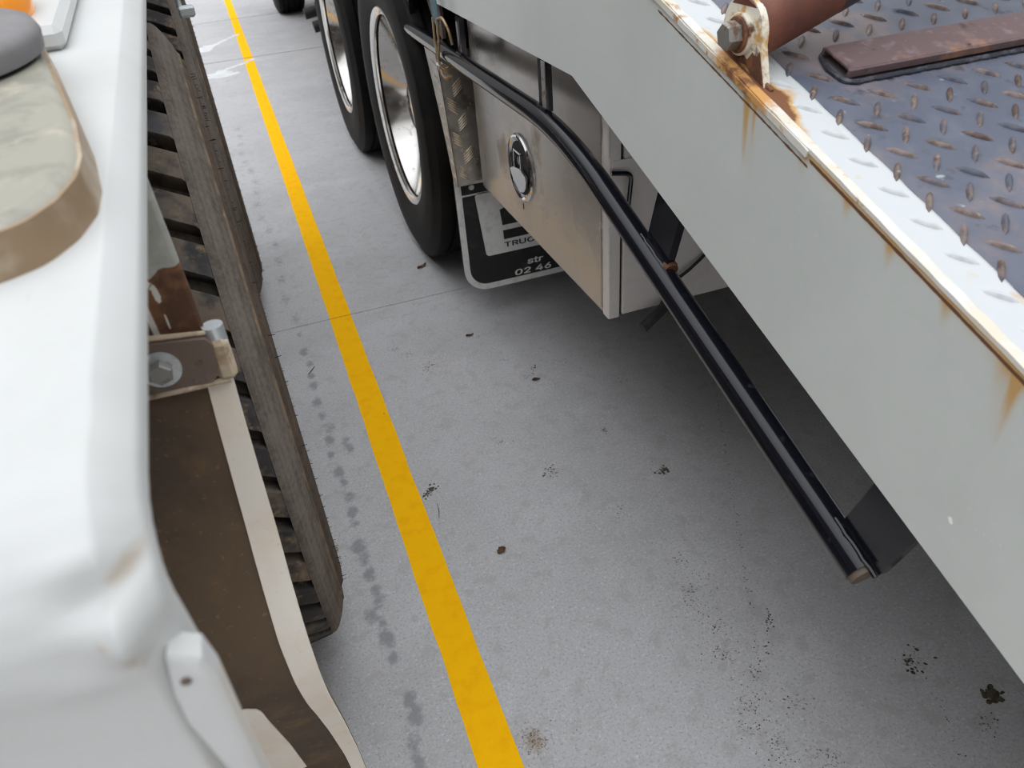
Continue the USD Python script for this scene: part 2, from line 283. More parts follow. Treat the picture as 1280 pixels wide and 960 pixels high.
def shell(outer, inner):
    """closed solid between two point grids (ni, nj, 3); the outer grid's vertices come first."""
    ni, nj = outer.shape[:2]; V = np.vstack([outer.reshape(-1, 3), inner.reshape(-1, 3)]); N = ni * nj
    I = np.arange(N).reshape(ni, nj); a, b, c, d = I[:-1, :-1].ravel(), I[1:, :-1].ravel(), I[1:, 1:].ravel(), I[:-1, 1:].ravel()
    F = [np.stack([a, b, c], 1), np.stack([a, c, d], 1), np.stack([a, c, b], 1) + N, np.stack([a, d, c], 1) + N]
    ring = np.concatenate([I[:-1, 0], I[-1, :-1], I[:0:-1, -1], I[0, :0:-1]]); nx = np.roll(ring, -1)
    F += [np.stack([ring, ring + N, nx], 1), np.stack([nx, ring + N, nx + N], 1)]
    m = trimesh.Trimesh(V, np.vstack(F), process=False)
    if m.volume < 0: m.faces = m.faces[:, ::-1]
    return m
def hexagon(r, h, chamfer=.12):
    p = [(r * math.cos(k * PI / 3), r * math.sin(k * PI / 3)) for k in range(6)]
    V = [(x, y, 0) for x, y in p] + [(x, y, h * .8) for x, y in p] + [(x * (1 - chamfer), y * (1 - chamfer), h) for x, y in p]
    return trimesh.convex.convex_hull(np.array(V))
def disc(r, h, b=.001, n=32, hole=0):
    if hole:
        g = Point(0, 0).buffer(r, n // 4).difference(Point(0, 0).buffer(hole, n // 4)); return trimesh.creation.extrude_polygon(g, h, engine='earcut')
    t = np.arange(n) * 2 * PI / n; c = np.stack([np.cos(t), np.sin(t)], 1)
    return trimesh.convex.convex_hull(np.vstack([np.c_[c * r, np.zeros(n)], np.c_[c * r, np.full(n, h - b)], np.c_[c * (r - b), np.full(n, h)]]))
def blob(rx, ry, rz, seed, amp=.35, sub=2):
    m = trimesh.creation.icosphere(sub); v = m.vertices * (1 + amp * (meshkit.noise(m.vertices * 2.1 + seed * 7.3, seed)[:, None] - .5) * 2)
    v[:, 2] = np.maximum(v[:, 2], -.15); m.vertices = v * (rx, ry, rz); m.apply_translation((0, 0, -m.vertices[:, 2].min())); return m
def gauss(X, Y, cx, cy, sx, sy=None, rot=0):
    sy = sy or sx; dx, dy = X - cx, Y - cy; c, s = math.cos(rot), math.sin(rot)
    return np.exp(-.5 * (((dx * c + dy * s) / sx) ** 2 + ((-dx * s + dy * c) / sy) ** 2))
def seg_dist(X, Y, a, b):
    a, b = np.array(a), np.array(b); d = b - a; t = np.clip(((X - a[0]) * d[0] + (Y - a[1]) * d[1]) / (d @ d), 0, 1)
    return np.hypot(X - a[0] - t * d[0], Y - a[1] - t * d[1]), t

# ------------------------------------------------------------------ the setting: concrete slabs, joints, painted line
floor = thing('concrete_yard', 'grey concrete yard floor of large slabs between the two trucks', loc=(0, 0, 0), kind='structure')
YJ = [-6.5, -2.12, 2.275, 6.68, 8.62, 13.02, 17.4, 21.8, 26.2, 30.6, 35.0]
XJ = [-9.0, -4.6, 4.2, 8.6, 13.0]
GAPS = {2.275: .0016, 6.68: .011, 8.62: .011, -2.12: .0016}
GAP = .0035
DRIPS = [(-.019, 2.223), (-.021, 2.11), (-.014, 2.033), (-.018, 1.965), (-.018, 1.912), (-.021, 1.824), (-.016, 1.753), (-.007, 1.692), (-.013, 1.64), (.026, 1.621), (-.019, 1.579), (.03, 1.584), (-.01, 1.502), (-.006, 1.459), (-.003, 1.406), (-.005, 1.349), (-.007, 1.308), (-.011, 1.236), (-.006, 1.196), (-.004, 1.147), (.001, 1.099), (.002, 1.072), (-.023, 1.04), (-.004, 1.015), (-.004, .976), (-.003, .928), (.008, .827), (.01, .793), (-.007, .746), (-.005, .708), (.012, .64), (.004, .55)]
SMEARS = [(.586, .843, .02), (.58, .804, .018), (.571, .691, .022), (.557, .593, .022), (.558, .515, .025), (.613, .922, .015), (.638, .56, .02), (.60, .64, .02), (.869, .552, .022), (.895, .415, .02), (.655, 1.376, .012), (.784, 1.544, .018), (.815, 1.685, .016), (.564, 1.685, .022), (.242, 1.996, .02), (.282, 1.951, .018), (.311, 1.852, .022), (.395, 1.444, .014), (.567, 1.108, .02), (.472, 1.29, .022), (.189, .674, .035), (.72, 1.18, .02), (.60, .75, .014), (.53, .55, .014), (.50, 1.95, .018), (.677, 1.72, .014), (.545, .45, .03), (.62, .47, .03)]
def floor_marks(P):
    X, Y = P[:, 0], P[:, 1]; m = np.zeros((len(P), 3))
    for k, (x, y) in enumerate(DRIPS):
        r = .0085 + .006 * ((k * 37) % 10) / 10
        m[:, 0] = np.maximum(m[:, 0], (.62 + .3 * ((k * 53) % 7) / 7) * gauss(X, Y, x, y, r, r * 1.7))
    for k in range(16):                                                           # the same drips, fainter, further back
        m[:, 0] = np.maximum(m[:, 0], .5 * gauss(X, Y, -.02 - .004 * k + .012 * math.sin(k * 5.1), 2.33 + .16 * k, .018, .045))
    line_d = np.minimum(np.abs(X - .083), np.abs(X - .157))
    m[:, 1] = .30 * np.exp(-(line_d / .012) ** 2) + .9 * gauss(X, Y, .189, .674, .016, .022) + .35 * gauss(X, Y, .34, 1.86, .10, .14)
    for x, y, r in SMEARS: m[:, 2] = np.maximum(m[:, 2], .55 * gauss(X, Y, x, y, r, r * 1.3, rot=.6))
    d, t = seg_dist(X, Y, (1.113, 1.625), (.592, .595)); m[:, 2] = np.maximum(m[:, 2], .50 * np.exp(-(d / .006) ** 2))
    d, t = seg_dist(X, Y, (.902, .60), (.80, .33)); m[:, 2] = np.maximum(m[:, 2], .40 * np.exp(-(d / .006) ** 2))
    return m
def lines(a, b, lo, hi, fine, coarse):
    q = [np.arange(max(a, lo), min(b, hi) + 1e-6, fine)] if min(b, hi) > max(a, lo) else []
    return np.unique(np.round(np.concatenate(q + [np.linspace(a, b, max(2, int((b - a) / coarse)))]), 5))
for j, (y0, y1) in enumerate(zip(YJ, YJ[1:])):
    for i, (x0, x1) in enumerate(zip(XJ, XJ[1:])):
        a, b, c, d = x0 + GAP, x1 - GAP, y0 + GAPS.get(y0, .004), y1 - GAPS.get(y1, .004)
        if i == 1 and j in (1, 2):
            gx = lines(a, b, -.35 if j == 1 else -.2, 1.5 if j == 1 else .3, .008 if j == 1 else .012, .4); gy = lines(c, d, .25 if j == 1 else 2.28, 2.28 if j == 1 else 5, .008 if j == 1 else .02, .4)
            X, Y = np.meshgrid(gx, gy, indexing='ij'); top = np.stack([X, Y, np.zeros_like(X)], -1); low = top.copy(); low[..., 2] = -.14
            m = shell(top, low); mk = floor_marks(m.vertices); mk[len(mk) // 2:] = 0
            v, f = m.vertices, m.faces
            # upper grid alone carries the marks; a faceted shell keeps the edges crisp
            p = numbered(floor + '/concrete_slab'); g = usdkit.mesh(stage, p, trimesh.Trimesh(v, f, process=False), M['concrete'], smooth=False)
            UsdGeom.PrimvarsAPI(g).CreatePrimvar('marks', Sdf.ValueTypeNames.Color3fArray, 'vertex').Set(Vt.Vec3fArray.FromNumpy(mk.astype(np.float32)))
        else:
            part('concrete_slab', box(a, b, c, d, -.14, 0, .0015), 'concrete', floor, smooth=False)
part('joint_filler', box(XJ[0], XJ[-1], YJ[0], YJ[-1], -.16, -.014), 'joint', floor, label='dark filler at the bottom of the slab joints')
for y0, y1 in zip(YJ[1:], YJ[2:]):                                                  # wobbly edges of the painted line, cut at each joint
    yy = np.arange(y0 + GAPS.get(y0, .004), y1 - .005, .03); yy = np.append(yy, y1 - GAPS.get(y1, .004))
    wob = lambda s: .0011 * (meshkit.noise(np.c_[yy * 9, yy * 0, yy * 0], s) - .5) * 2 + .0007 * (meshkit.noise(np.c_[yy * 33, yy * 0, yy * 0], s + 9) - .5) * 2
    top = np.stack([np.stack([.0850 + wob(1), yy, np.full_like(yy, .0007)], 1), np.stack([.1555 + wob(2), yy, np.full_like(yy, .0007)], 1)], 1)
    low = top.copy(); low[..., 2] = -.0004
    part('painted_line', shell(top, low), 'yellow', floor, label='yellow painted line across the concrete', smooth=False)
def rough_poly(pts, amp, seed, step=.01):
    g = Polygon(pts).buffer(0).segmentize(step); c = np.array(g.exterior.coords)[:-1]
    c = c + amp * (np.stack([meshkit.noise(np.c_[c * 40, c[:, :1] * 0], seed), meshkit.noise(np.c_[c * 40, c[:, :1] * 0], seed + 5)], 1) - .5) * 2
    return Polygon(c).buffer(0)
for pts, seed in ((LineString([(.10, 7.74), (.057, 7.671), (-.06, 7.492), (-.104, 7.40)]).buffer(.022).union(Polygon([(-.09, 7.44), (-.104, 7.36), (-.15, 7.16), (-.235, 7.15), (-.27, 7.25), (-.20, 7.43)])), 3),
                  (LineString([(.15, 6.60), (.065, 6.477), (-.047, 6.38), (-.09, 6.303)]).buffer(.018).union(Polygon([(-.05, 6.33), (.03, 6.20), (-.03, 6.12), (-.11, 6.10), (-.20, 6.15), (-.25, 6.22), (-.16, 6.30), (-.12, 6.38)])), 4)):
    g = rough_poly(pts.exterior.coords, .012, seed)
    g = max(g.geoms, key=lambda q: q.area) if hasattr(g, 'geoms') else g
    part('paint_splash', prism_z(g, -.0003, .0011), 'splash', floor, label='white paint splash running up to the yellow line', smooth=False)

# ================================================================== RIGHT TRUCK
RT = thing('flatbed_truck', 'pale grey flatbed truck with sloping checker plate deck, black side rail and aluminium toolbox', 'truck', loc=(1.75, 2.7, 0))
S = .322; TH = math.atan(S); CT, ST = math.cos(TH), math.sin(TH)
ZT = lambda y: .7915 + S * y
ZB = lambda y: .5606 + S * y
YK, YKB, YLOW, YEND = 1.129, 1.166, -.95, 9.6
ZF = ZT(YK)
XR = 3.0
def dk(x, s, n=0.0):                                                                # deck coordinates: across, up the slope, off the surface
    return np.array([x, s * CT - n * ST, .7915 + s * ST + n * CT])
# side plate with streaks of rust
yy = np.unique(np.concatenate([np.linspace(YLOW, .18, 24), np.arange(.18, 1.135, .004), np.linspace(1.135, 1.25, 20), np.linspace(1.3, YEND, 30)]))
tt = np.linspace(0, 1, 62)
def plate_z(y, t):
    top = np.where(y < YK, ZT(y), ZF) + .002; bot = np.where(y < YKB, ZB(y), ZB(YKB)); return bot + (top - bot) * t
Yg, Tg = np.meshgrid(yy, tt, indexing='ij'); Zg = plate_z(Yg, Tg)
out = np.stack([np.full_like(Yg, .500), Yg, Zg], -1); inn = out.copy(); inn[..., 0] = .511
m = shell(out, inn)
Y, Z = m.vertices[:, 1], m.vertices[:, 2]; mk = np.zeros((len(Y), 3)); face = m.vertices[:, 0] < .505
depth = (np.where(Y < YK, ZT(Y), ZF) + .002 - Z) * CT                                 # below the upper edge
def streak(pts, w, a, ch=0, fade=True):
    L = 0; n = len(pts) - 1
    for k, (p, q) in enumerate(zip(pts, pts[1:])):
        d, t = seg_dist(Y, Z, p, q); u = (k + t) / n
        mk[:, ch] = np.maximum(mk[:, ch], a * np.exp(-(d / w) ** 2) * ((1 - u) ** .7 if fade else 1))
streak([(.700, 1.018), (.698, .986), (.694, .925)], .0058, 1.15); streak([(.686, 1.015), (.684, .994), (.685, .945)], .0042, 1.0)
streak([(.692, 1.015), (.688, .99), (.68, .88)], .016, .5)
streak([(.769, 1.037), (.752, 1.018)], .004, .7); streak([(.322, .886), (.321, .852), (.321, .80)], .006, .8); streak([(.330, .886), (.322, .80), (.33, .66)], .016, .30)
streak([(.40, .915), (.398, .87)], .006, .4); streak([(.47, .935), (.468, .90)], .006, .4); streak([(.53, .955), (.529, .92)], .006, .4); streak([(.60, .977), (.60, .94)], .008, .35)
mk[:, 0] += np.where(Y < .60, .62, .22) * np.exp(-np.clip(depth - .004, 0, 1) / .0075) * (Y < 1.3)
mk[:, 1] = np.where(Y < .592, 1.0, 0) * ((depth > .0045) & (depth < .010)) + np.where((Y > .592) & (Y < .9), .75, 0) * ((depth > .013) & (depth < .017))
mk[:, 2] = gauss(Y, Z, .332, .725, .003) * 1.0
d, t = seg_dist(Y, Z, (.312, .735), (.264, .744)); mk[:, 2] = np.maximum(mk[:, 2], .55 * np.exp(-(d / .0016) ** 2))
mk[~face] = 0
part('side_plate', m, 'ramp_paint', RT, label='pale grey side plate with rust streaks', marks=None, smooth=False)
g = UsdGeom.Mesh(stage.GetPrimAtPath(RT + '/side_plate'))
UsdGeom.PrimvarsAPI(g).CreatePrimvar('marks', Sdf.ValueTypeNames.Color3fArray, 'vertex').Set(Vt.Vec3fArray.FromNumpy(mk.astype(np.float32)))
# cream bead along the top edge of the plate, and the thicker strip above the step
def slope_bar(x0, x1, s0, s1, n0, n1, wob=0, seed=1, step=.006):
    ss = np.arange(s0, s1 + 1e-6, step); w = wob * (meshkit.noise(np.c_[ss * 60, ss * 0, ss * 0], seed) - .5) * 2
    w2 = wob * (meshkit.noise(np.c_[ss * 47, ss * 0, ss * 0], seed + 3) - .5) * 2
    A = np.stack([[dk(x0 + b, s, n0), dk(x0 + b, s, n1 + a), dk(x1 - b, s, n1 + a), dk(x1 - b, s, n0)] for s, a, b in zip(ss, w, w2)])
    V = A.reshape(-1, 3); F = []
    for k in range(len(ss) - 1):
        for e in range(4):
            a, b = k * 4 + e, k * 4 + (e + 1) % 4; F += [(a, b, b + 4), (a, b + 4, a + 4)]
    e = (len(ss) - 1) * 4; F += [(0, 2, 1), (0, 3, 2), (e, e + 1, e + 2), (e, e + 2, e + 3)]
    m = trimesh.Trimesh(V, F, process=False)
    if m.volume < 0: m.faces = m.faces[:, ::-1]
    return m
SK = YK / CT
def edge_marks(m):
    sv = np.hypot(m.vertices[:, 1], m.vertices[:, 2] - .7915) * np.sign(m.vertices[:, 1]); k = np.zeros((len(sv), 3))
    k[:, 0] = .95 * np.exp(-.5 * ((sv - .755) / .045) ** 2) + .35 * np.exp(-.5 * ((sv - .62) / .02) ** 2); return k
m = slope_bar(.4992, .5105, YLOW / CT, SK, .0, .0042, .0006)
part('edge_bead', m, 'cream_edge', RT, label='cream painted weld bead along the upper edge of the side plate', smooth=False, marks=edge_marks(m))
m = slope_bar(.4978, .5003, .592 / CT, SK, -.0045, .0026, .0005, 5)
part('edge_strip', m, 'cream_edge', RT, label='cream strip on the outside of the plate edge, ending in a step', smooth=False, marks=edge_marks(m))
part('rust_seam', slope_bar(.5105, .5128, YLOW / CT, SK, -.002, .0012, .0006, 8), 'rusty_edge', RT, label='rusty seam between plate edge and deck')
# deck plates and their raised bars
ss = np.unique(np.concatenate([np.linspace(YLOW / CT, .25, 14), np.arange(.25, SK, .008), [SK]])); xx = np.linspace(.512, .5605, 14)
A = np.array([[dk(x + (.0008 * math.sin(s * 90) if x > .56 else 0), s, 0) for x in xx] for s in ss]); B = np.array([[dk(x, s, -.006) for x in xx] for s in ss])
m = shell(A, B); sv = m.vertices[:, 1] / CT; xv = m.vertices[:, 0]; mk = np.zeros((len(sv), 3))
mk[:, 0] = 1.0 * gauss(xv, sv, .519, .765, .012, .050) + .7 * gauss(xv, sv, .518, .70, .010, .030) + .5 * gauss(xv, sv, .540, .715, .016, .012) + .5 * gauss(xv, sv, .555, .40, .006, .012) + .35 * gauss(xv, sv, .513, .80, .005, .1) + .28 * np.exp(-((xv - .512) / .006) ** 2)
part('painted_border', m, 'white_deck', RT, label='white painted border of the checker plate, stained with rust', marks=mk)
D = [dk(.5605, YLOW / CT, 0), dk(XR, YLOW / CT, 0), dk(XR, SK, 0), dk(.5605, SK, 0)]
D = np.array(D + [dk(p[0], p[1] / CT, -.006) for p in D])
part('deck_plate', trimesh.convex.convex_hull(D), 'deck_paint', RT, label='worn blue-black sloping checker plate deck', smooth=False)
part('painted_border', box(.512, .5605, YK + .002, YEND, ZF - .006, ZF + .0002), 'white_deck', RT, label='white painted border of the upper deck', smooth=False)
part('upper_deck_plate', box(.5605, XR, YK + .002, YEND, ZF - .006, ZF, 0), 'deck_paint', RT, smooth=False)
def bar_mesh(cx, cs, dirx, dirs, L=.0350, W=.0080, Hh=.0030):
    u = np.array([dirx, dirs]) / math.hypot(dirx, dirs); w = np.array([-u[1], u[0]]); P = []
    prof = [(-.5, 0), (-.3, .36), (0, .5), (.3, .36), (.5, 0)]
    low = [(a, b) for a, b in prof] + [(a, -b) for a, b in prof[3:0:-1]]
    pts = []
    for a, b in low: pts.append((a, b, -.0006))
    for a, b in low: pts.append((a * .80, b * .55, Hh if abs(a) < .45 else Hh * .5))
    out = []
    for a, b, h in pts:
        q = np.array([cx, cs]) + u * a * L + w * b * W; out.append(dk(q[0], q[1], h))
    return trimesh.convex.convex_hull(np.array(out))
P0 = .0466; nbar = 0
bars = []
for j in range(-7, 16):
    for i in range(-3, 21):
        bars.append((.6119 + P0 * i, .6642 - P0 * j, .0225, .026)); bars.append((.588 + P0 * i, .6403 - P0 * j, .0247, -.0265))
bars = [b for b in bars if .527 < b[0] < XR and .04 < b[1] < SK - .03 and not (b[0] > .60 and .708 < b[1] < .785)]
bars.sort(key=lambda b: math.hypot(b[0] - .55, b[1] - .45))
seen = [b for b in bars if b[1] > .30 - .0 and b[0] < 1.15]
for k, b in enumerate(seen[:300]):
    part('raised_bar', bar_mesh(*b), 'white_deck' if b[0] < .553 else 'deck_bar', RT, smooth=50)
rest = [b for b in bars if b not in seen[:300]]
rest += [(x, s, dx, ds) for x in np.arange(.59, XR - .05, P0) for s, dx, ds in ((-.1, 1, -1), (-.3, 1, 1), (-.5, 1, -1), (-.7, 1, 1))]
part('raised_bars', [bar_mesh(*b) for b in rest], 'deck_bar', RT, label='further raised bars of the deck', smooth=50, kind='stuff')
# cleat welded across the deck
cl = []
def deck_box(x0, x1, s0, s1, n0, n1, b=.0012):
    m = box(x0, x1, s0, s1, n0, n1, b); m.vertices = np.array([dk(*v) for v in m.vertices]); return m
cleat = [deck_box(.6115, 2.95, .7185, .7225, .0035, .0125, .0008), deck_box(.6135, 2.95, .7200, .770, .0090, .0125, .0008), deck_box(.6125, 2.95, .766, .770, -.001, .0120, .0008)]
part('deck_cleat', cleat, 'cleat', RT, label='rusty purple-brown angle bar welded across the deck')
wp = [dk(.628, .776, .002), dk(.612, .768, .002), dk(.604, .742, .002), dk(.607, .718, .002), dk(.618, .7115, .002)] + [dk(.63 + .011 * k, .7125 + .0007 * math.sin(k * 1.9), .0015 + .0004 * math.sin(k * 2.7)) for k in range(40)]
wp = fillet(wp, .006, 4)
part('weld_bead', [tube(wp, .0030 + .0004 * np.sin(np.arange(len(wp)) * 1.3), 8), tube([dk(1.06, .7125, .002), dk(2.9, .7125, .002)], .0035, 8)], 'weld', RT, label='dark weld bead around the angle bar')
# ear, bolt and rusty pipe
ax = np.array([math.cos(math.radians(19.5)), 0, math.sin(math.radians(19.5))]); e0 = np.array([.515, .747, 1.062])
ear = Polygon([(.698, ZT(.698) - .002), (.780, ZT(.780) - .002), (.783, 1.062)] + [(.747 + .036 * math.cos(a), 1.064 + .036 * math.sin(a)) for a in np.linspace(0, PI, 18)] + [(.711, 1.055)])
part('pipe_ear', prism_x(ear, .5185, .5265), 'ear', RT, label='rusty cream upright ear plate holding the pipe')
part('pipe', tube([e0 + ax * .0125, e0 + ax * .11], .0335, 40), 'rust_pipe', RT, label='thick rust brown pipe rising from the ear plate')
part('pipe_sleeve', tube([e0 + ax * .11, e0 + ax * .62], .0337, 40), 'dark_pipe', RT, label='dark grey painted length of the pipe')
scale = Polygon([(.699, ZT(.699)), (.779, ZT(.779)), (.781, 1.052), (.772, 1.048), (.762, 1.046), (.752, 1.040), (.742, 1.044), (.733, 1.038), (.724, 1.047), (.716, 1.042), (.712, 1.05)])
part('rust_scale', prism_x(scale, .5178, .5190), 'rust', RT, label='dark rust scale on the lower half of the ear plate', smooth=False)
part('rust_scale', [tube([(.523, .690, ZT(.690) + .001), (.5225, .735, ZT(.735) + .0015), (.523, .785, ZT(.785) + .001)], [.002, .006, .002], 8)], 'rusty_edge', RT)
bolt = part('pipe_bolt', orient(hexagon(.0145, .0150), (-1, 0, 0), (0, .3, 1), (.5105, .747, 1.062)), 'dull_steel', RT, label='hex bolt head on the ear plate', smooth=20)
part('washer', orient(disc(.0185, .003, n=40), (-1, 0, 0), (0, 1, 0), (.5137, .747, 1.062)), 'rust', bolt, label='rusty washer')
part('spring_washer', orient(disc(.0215, .005, n=40), (-1, 0, 0), (0, 1, 0), (.5187, .747, 1.062)), 'ear', bolt)
# side rail and its posts
rail = fillet([(.5, 2.385, .829), (.5, 1.195, .836), (.5, .405, .577)], .16, 14)
part('side_rail', tube(rail, .0192, 28), 'black_gloss', RT, label='gloss black tube rail along the side and down the slope')
part('rail_end_cap', tube([(.5, .4054, .5771), (.5, .399, .575)], .0165, 24), 'tan_scrape', RT, label='tan scraped lower end of the rail')
part('rail_collar', tube([(.5, 2.350, .829), (.5, 2.392, .829)], .0225, 24), 'ramp_paint', RT, label='bright collar at the far end of the rail')
def post(y, z, dy, dz, w, nm='rail_post', mat='black_gloss', tx=.012):
    u = np.array([dy, dz]) / math.hypot(dy, dz); v = np.array([u[1], -u[0]]); L = math.hypot(dy, dz); a = np.array([y, z])
    q = [a + v * w / 2, a - v * w / 2, a - v * w / 2 + u * L, a + v * w / 2 + u * L]
    part(nm, prism_x(Polygon(q), .5 + .001, .5 + .001 + tx), mat, RT, smooth=20)
post(1.82, .845, .0, .085, .030); post(1.302, .85, .0, .085, .036); post(2.32, .845, 0, .085, .03)
part('post_face', box(.4992, .5012, 1.302 - .018, 1.302 - .001, .852, .934, .0005), 'dull_steel', RT, label='scraped grey face of a rail post')
post(.878, .752, -.03, .09, .062); post(.416, .602, -.03, .09, .066)
for y, z, L in ((1.302, .8535, .042), (.885, .752, .07), (.420, .601, .07), (1.82, .851, .036)):
    sl = 0 if y > 1.2 else S
    pts = [(.498 + .0008 * math.sin(k * 2.2), y + L * (k / 7 - .5), z + sl * L * (k / 7 - .5) + .0007 * math.sin(k * 3.1)) for k in range(8)]
    part('rail_weld', tube(pts, .0030, 8), 'black_gloss', RT)
part('rust_spot', tube([(.5075, .845, .7365), (.508, .8505, .7385), (.508, .857, .740)], [.0105, .0120, .0105], 16), 'rust', RT, label='rusty spot at the foot of the rail post')
# toolbox
TB = part('toolbox', [box(.560, 1.15, 1.176, 1.945, .476, .918, .004), box(.564, 1.10, 1.935, 1.96, .50, .90, .003)], 'aluminium', RT, label='dull aluminium toolbox under the deck')
part('toolbox_door', box(.5575, .562, 1.182, 1.925, .488, .912, .0012), 'aluminium', TB, label='toolbox door')
part('corner_trim', box(.5585, .5825, 1.152, 1.178, .4755, .918, .002), 'aluminium_light', TB, label='bright corner trim of the toolbox')
part('door_gap', box(.580, .592, 1.160, 1.177, .478, .915), 'black', TB)
part('rear_panel', box(.5885, 1.148, 1.1535, 1.178, .478, .912, .003), 'aluminium_light', TB, label='toolbox rear panel')
part('weld_seam', tube([(.5582, 1.1535, .80 + .004 * k) for k in range(24)], [.0022 + .0006 * (k % 2) for k in range(24)], 8), 'aluminium_light', TB)
part('pull_handle', tube(fillet([(.560, 1.146, .771), (.596, 1.140, .766), (.5885, 1.142, .668)], .012, 6), .0042, 10), 'black_gloss', TB, label='bent black rod handle on the toolbox')
part('handle_plate', prism_y(Polygon([(.570, .66), (.606, .66), (.606, .783), (.570, .783)]).buffer(.006), 1.150, 1.1545), 'aluminium_light', TB)
part('cable', tube([(.700, 1.146, .531), (.727, 1.145, .547), (.752, 1.147, .563), (.80, 1.15, .60)], .0032, 8), 'black', TB)
part('drain_hose', tube([(.700, 1.165, .492), (.672, 1.138, .482), (.619, 1.125, .455)], .0105, 16), 'flap_black', TB, label='short black drain hose')
# round chrome lock on the toolbox door
LY, LZ = 1.605, .636
L0 = lambda m: orient(m, (-1, 0, 0), (0, 1, 0), (.5575, LY, LZ))
ring = lathe([(-.001, .0), (-.001, .0760), (.003, .0775), (.0065, .0745), (.0075, .0705), (.0055, .0655), (.0015, .0625), (.0012, 0)], 56)
ring = orient(ring, (0, 0, 1), (1, 0, 0), (0, 0, 0)); ring.apply_transform(trimesh.transformations.rotation_matrix(-PI / 2, (0, 1, 0)))
part('lock_bezel', L0(ring), 'chrome', TB, label='oval chrome bezel of the toolbox lock')
part('lock_dish', L0(disc(.0615, .0025, n=48)), 'black', TB, label='dark recess of the lock')
pad = Point(0, 0).buffer(.054, 12).intersection(Polygon([(-.08, .08), (.08, .08), (.08, .024), (.02, .000), (-.02, -.006), (-.08, .010)]))
pm = trimesh.creation.extrude_polygon(pad, .005, engine='earcut'); pm.apply_transform(trimesh.transformations.rotation_matrix(-.10, (1, 0, 0))); pm.apply_translation((0, 0, .0068))
part('lock_paddle', L0(pm), 'chrome', TB, label='chrome paddle of the lock')
part('lock_bracket', L0(trimesh.util.concatenate([box(-.024, -.019, -.040, .002, .002, .010, .001), box(.019, .024, -.040, .002, .002, .010, .001), box(-.024, .024, -.041, -.036, .002, .010, .001)])), 'chrome', TB)
part('key_barrel', L0(orient(disc(.010, .0035, n=24), (0, 0, 1), (1, 0, 0), (0, -.018, .0025))), 'dull_steel', TB)
part('lock_drip', box(.5565, .5577, 1.6055, 1.6085, .536, .550), 'rust', TB)
# checker plate wheel guard: outer flange and rear face, leaning over the wheel
def guard_pt(t, side):                                                               # t 0 bottom, 1 top
    z = .474 + t * .335
    yo = 2.022 + .150 * t ** 1.25; yi = 1.980 + .075 * t ** 1.2
    return np.array([yo if side else yi, z])
tq = np.linspace(0, 1, 16)
fl = Polygon([guard_pt(t, 1) for t in tq] + [guard_pt(t, 0) for t in tq[::-1]])
GU = part('wheel_guard', [prism_x(fl, .498, .501), prism_x(Polygon([guard_pt(t, 0) for t in tq] + [guard_pt(t, 0) + (.004, 0) for t in tq[::-1]]), .4985, .62)], 'checker_alu', RT, label='aluminium checker plate guard between wheel and toolbox')
def gbar(a, b, r=.0016):
    return tube([a, b], [r * .5, r * .5], 6)
for r in range(7):
    for k in range(5):
        t0 = .04 + r * .128; flip = r % 2
        ya = lambda t: guard_pt(t, 0)[0] - .0008
        za = lambda t: guard_pt(t, 0)[1]
        xa = .508 + .020 * flip; dt = .019 * k
        t1, t2 = t0 + dt + (.0 if flip else .055), t0 + dt + (.055 if flip else .0)
        part('raised_bar', tube([(xa, ya(t1), za(t1)), (xa + .012, ya((t1 + t2) / 2) - .0012, za((t1 + t2) / 2)), (xa + .025, ya(t2), za(t2))], [.0012, .0030, .0012], 6), 'checker_bar', GU)
for r in range(9):
    t = .06 + r * .105; lo, hi = guard_pt(t, 0), guard_pt(t + .05, 1)
    q = lo + (hi - lo) * .12, lo + (hi - lo) * .62
    part('raised_bar', tube([(.4975, *q[0]), (.4965, *((q[0] + q[1]) / 2)), (.4975, *q[1])], [.0007, .0016, .0007], 6), 'checker_bar', GU)
# mudflap with border, print and lettering
fy = 2.030
outer = sbox(.500, 1.10, .112, .474).difference(sbox(.4, .575, .0, .187)).union(Point(.575, .187).buffer(.075, 12)).intersection(sbox(.500, 1.2, .112, .474))
FL = part('mudflap', prism_y(outer, fy, fy + .008), 'flap_black', RT, label='black rubber mudflap with white border behind the rear wheel')
inner = outer.buffer(-.0185, join_style=1)
inner = inner.union(sbox(.5185, 1.0, .42, .4745)).intersection(sbox(.5185, 1.0815, .1, .4735))
part('white_border', prism_y(outer.difference(inner), fy - .0012, fy + .001), 'flap_print', FL, label='white border line')
part('top_strip', prism_y(sbox(.5185, 1.08, .4215, .4265), fy - .0012, fy + .001), 'flap_print', FL)
part('flap_bolt', orient(disc(.0085, .005, n=24), (0, -1, 0), (1, 0, 0), (.549, fy, .4475)), 'zinc', FL)
logo = Polygon([(.556, .425), (.575, .222), (.98, .222), (.98, .425)]).buffer(-.012).buffer(.012)
part('logo_panel', prism_y(logo, fy - .0012, fy + .001), 'flap_print', FL, label='pale grey printed panel')
part('logo_bar', prism_y(Polygon([(.628, .362), (.633, .312), (.80, .312), (.80, .366), (.64, .366)]), fy - .0018, fy - .001), 'flap_black', FL)
part('logo_bar', prism_y(Polygon([(.633, .295), (.6345, .266), (.80, .266), (.80, .295)]), fy - .0018, fy - .001), 'flap_black', FL)
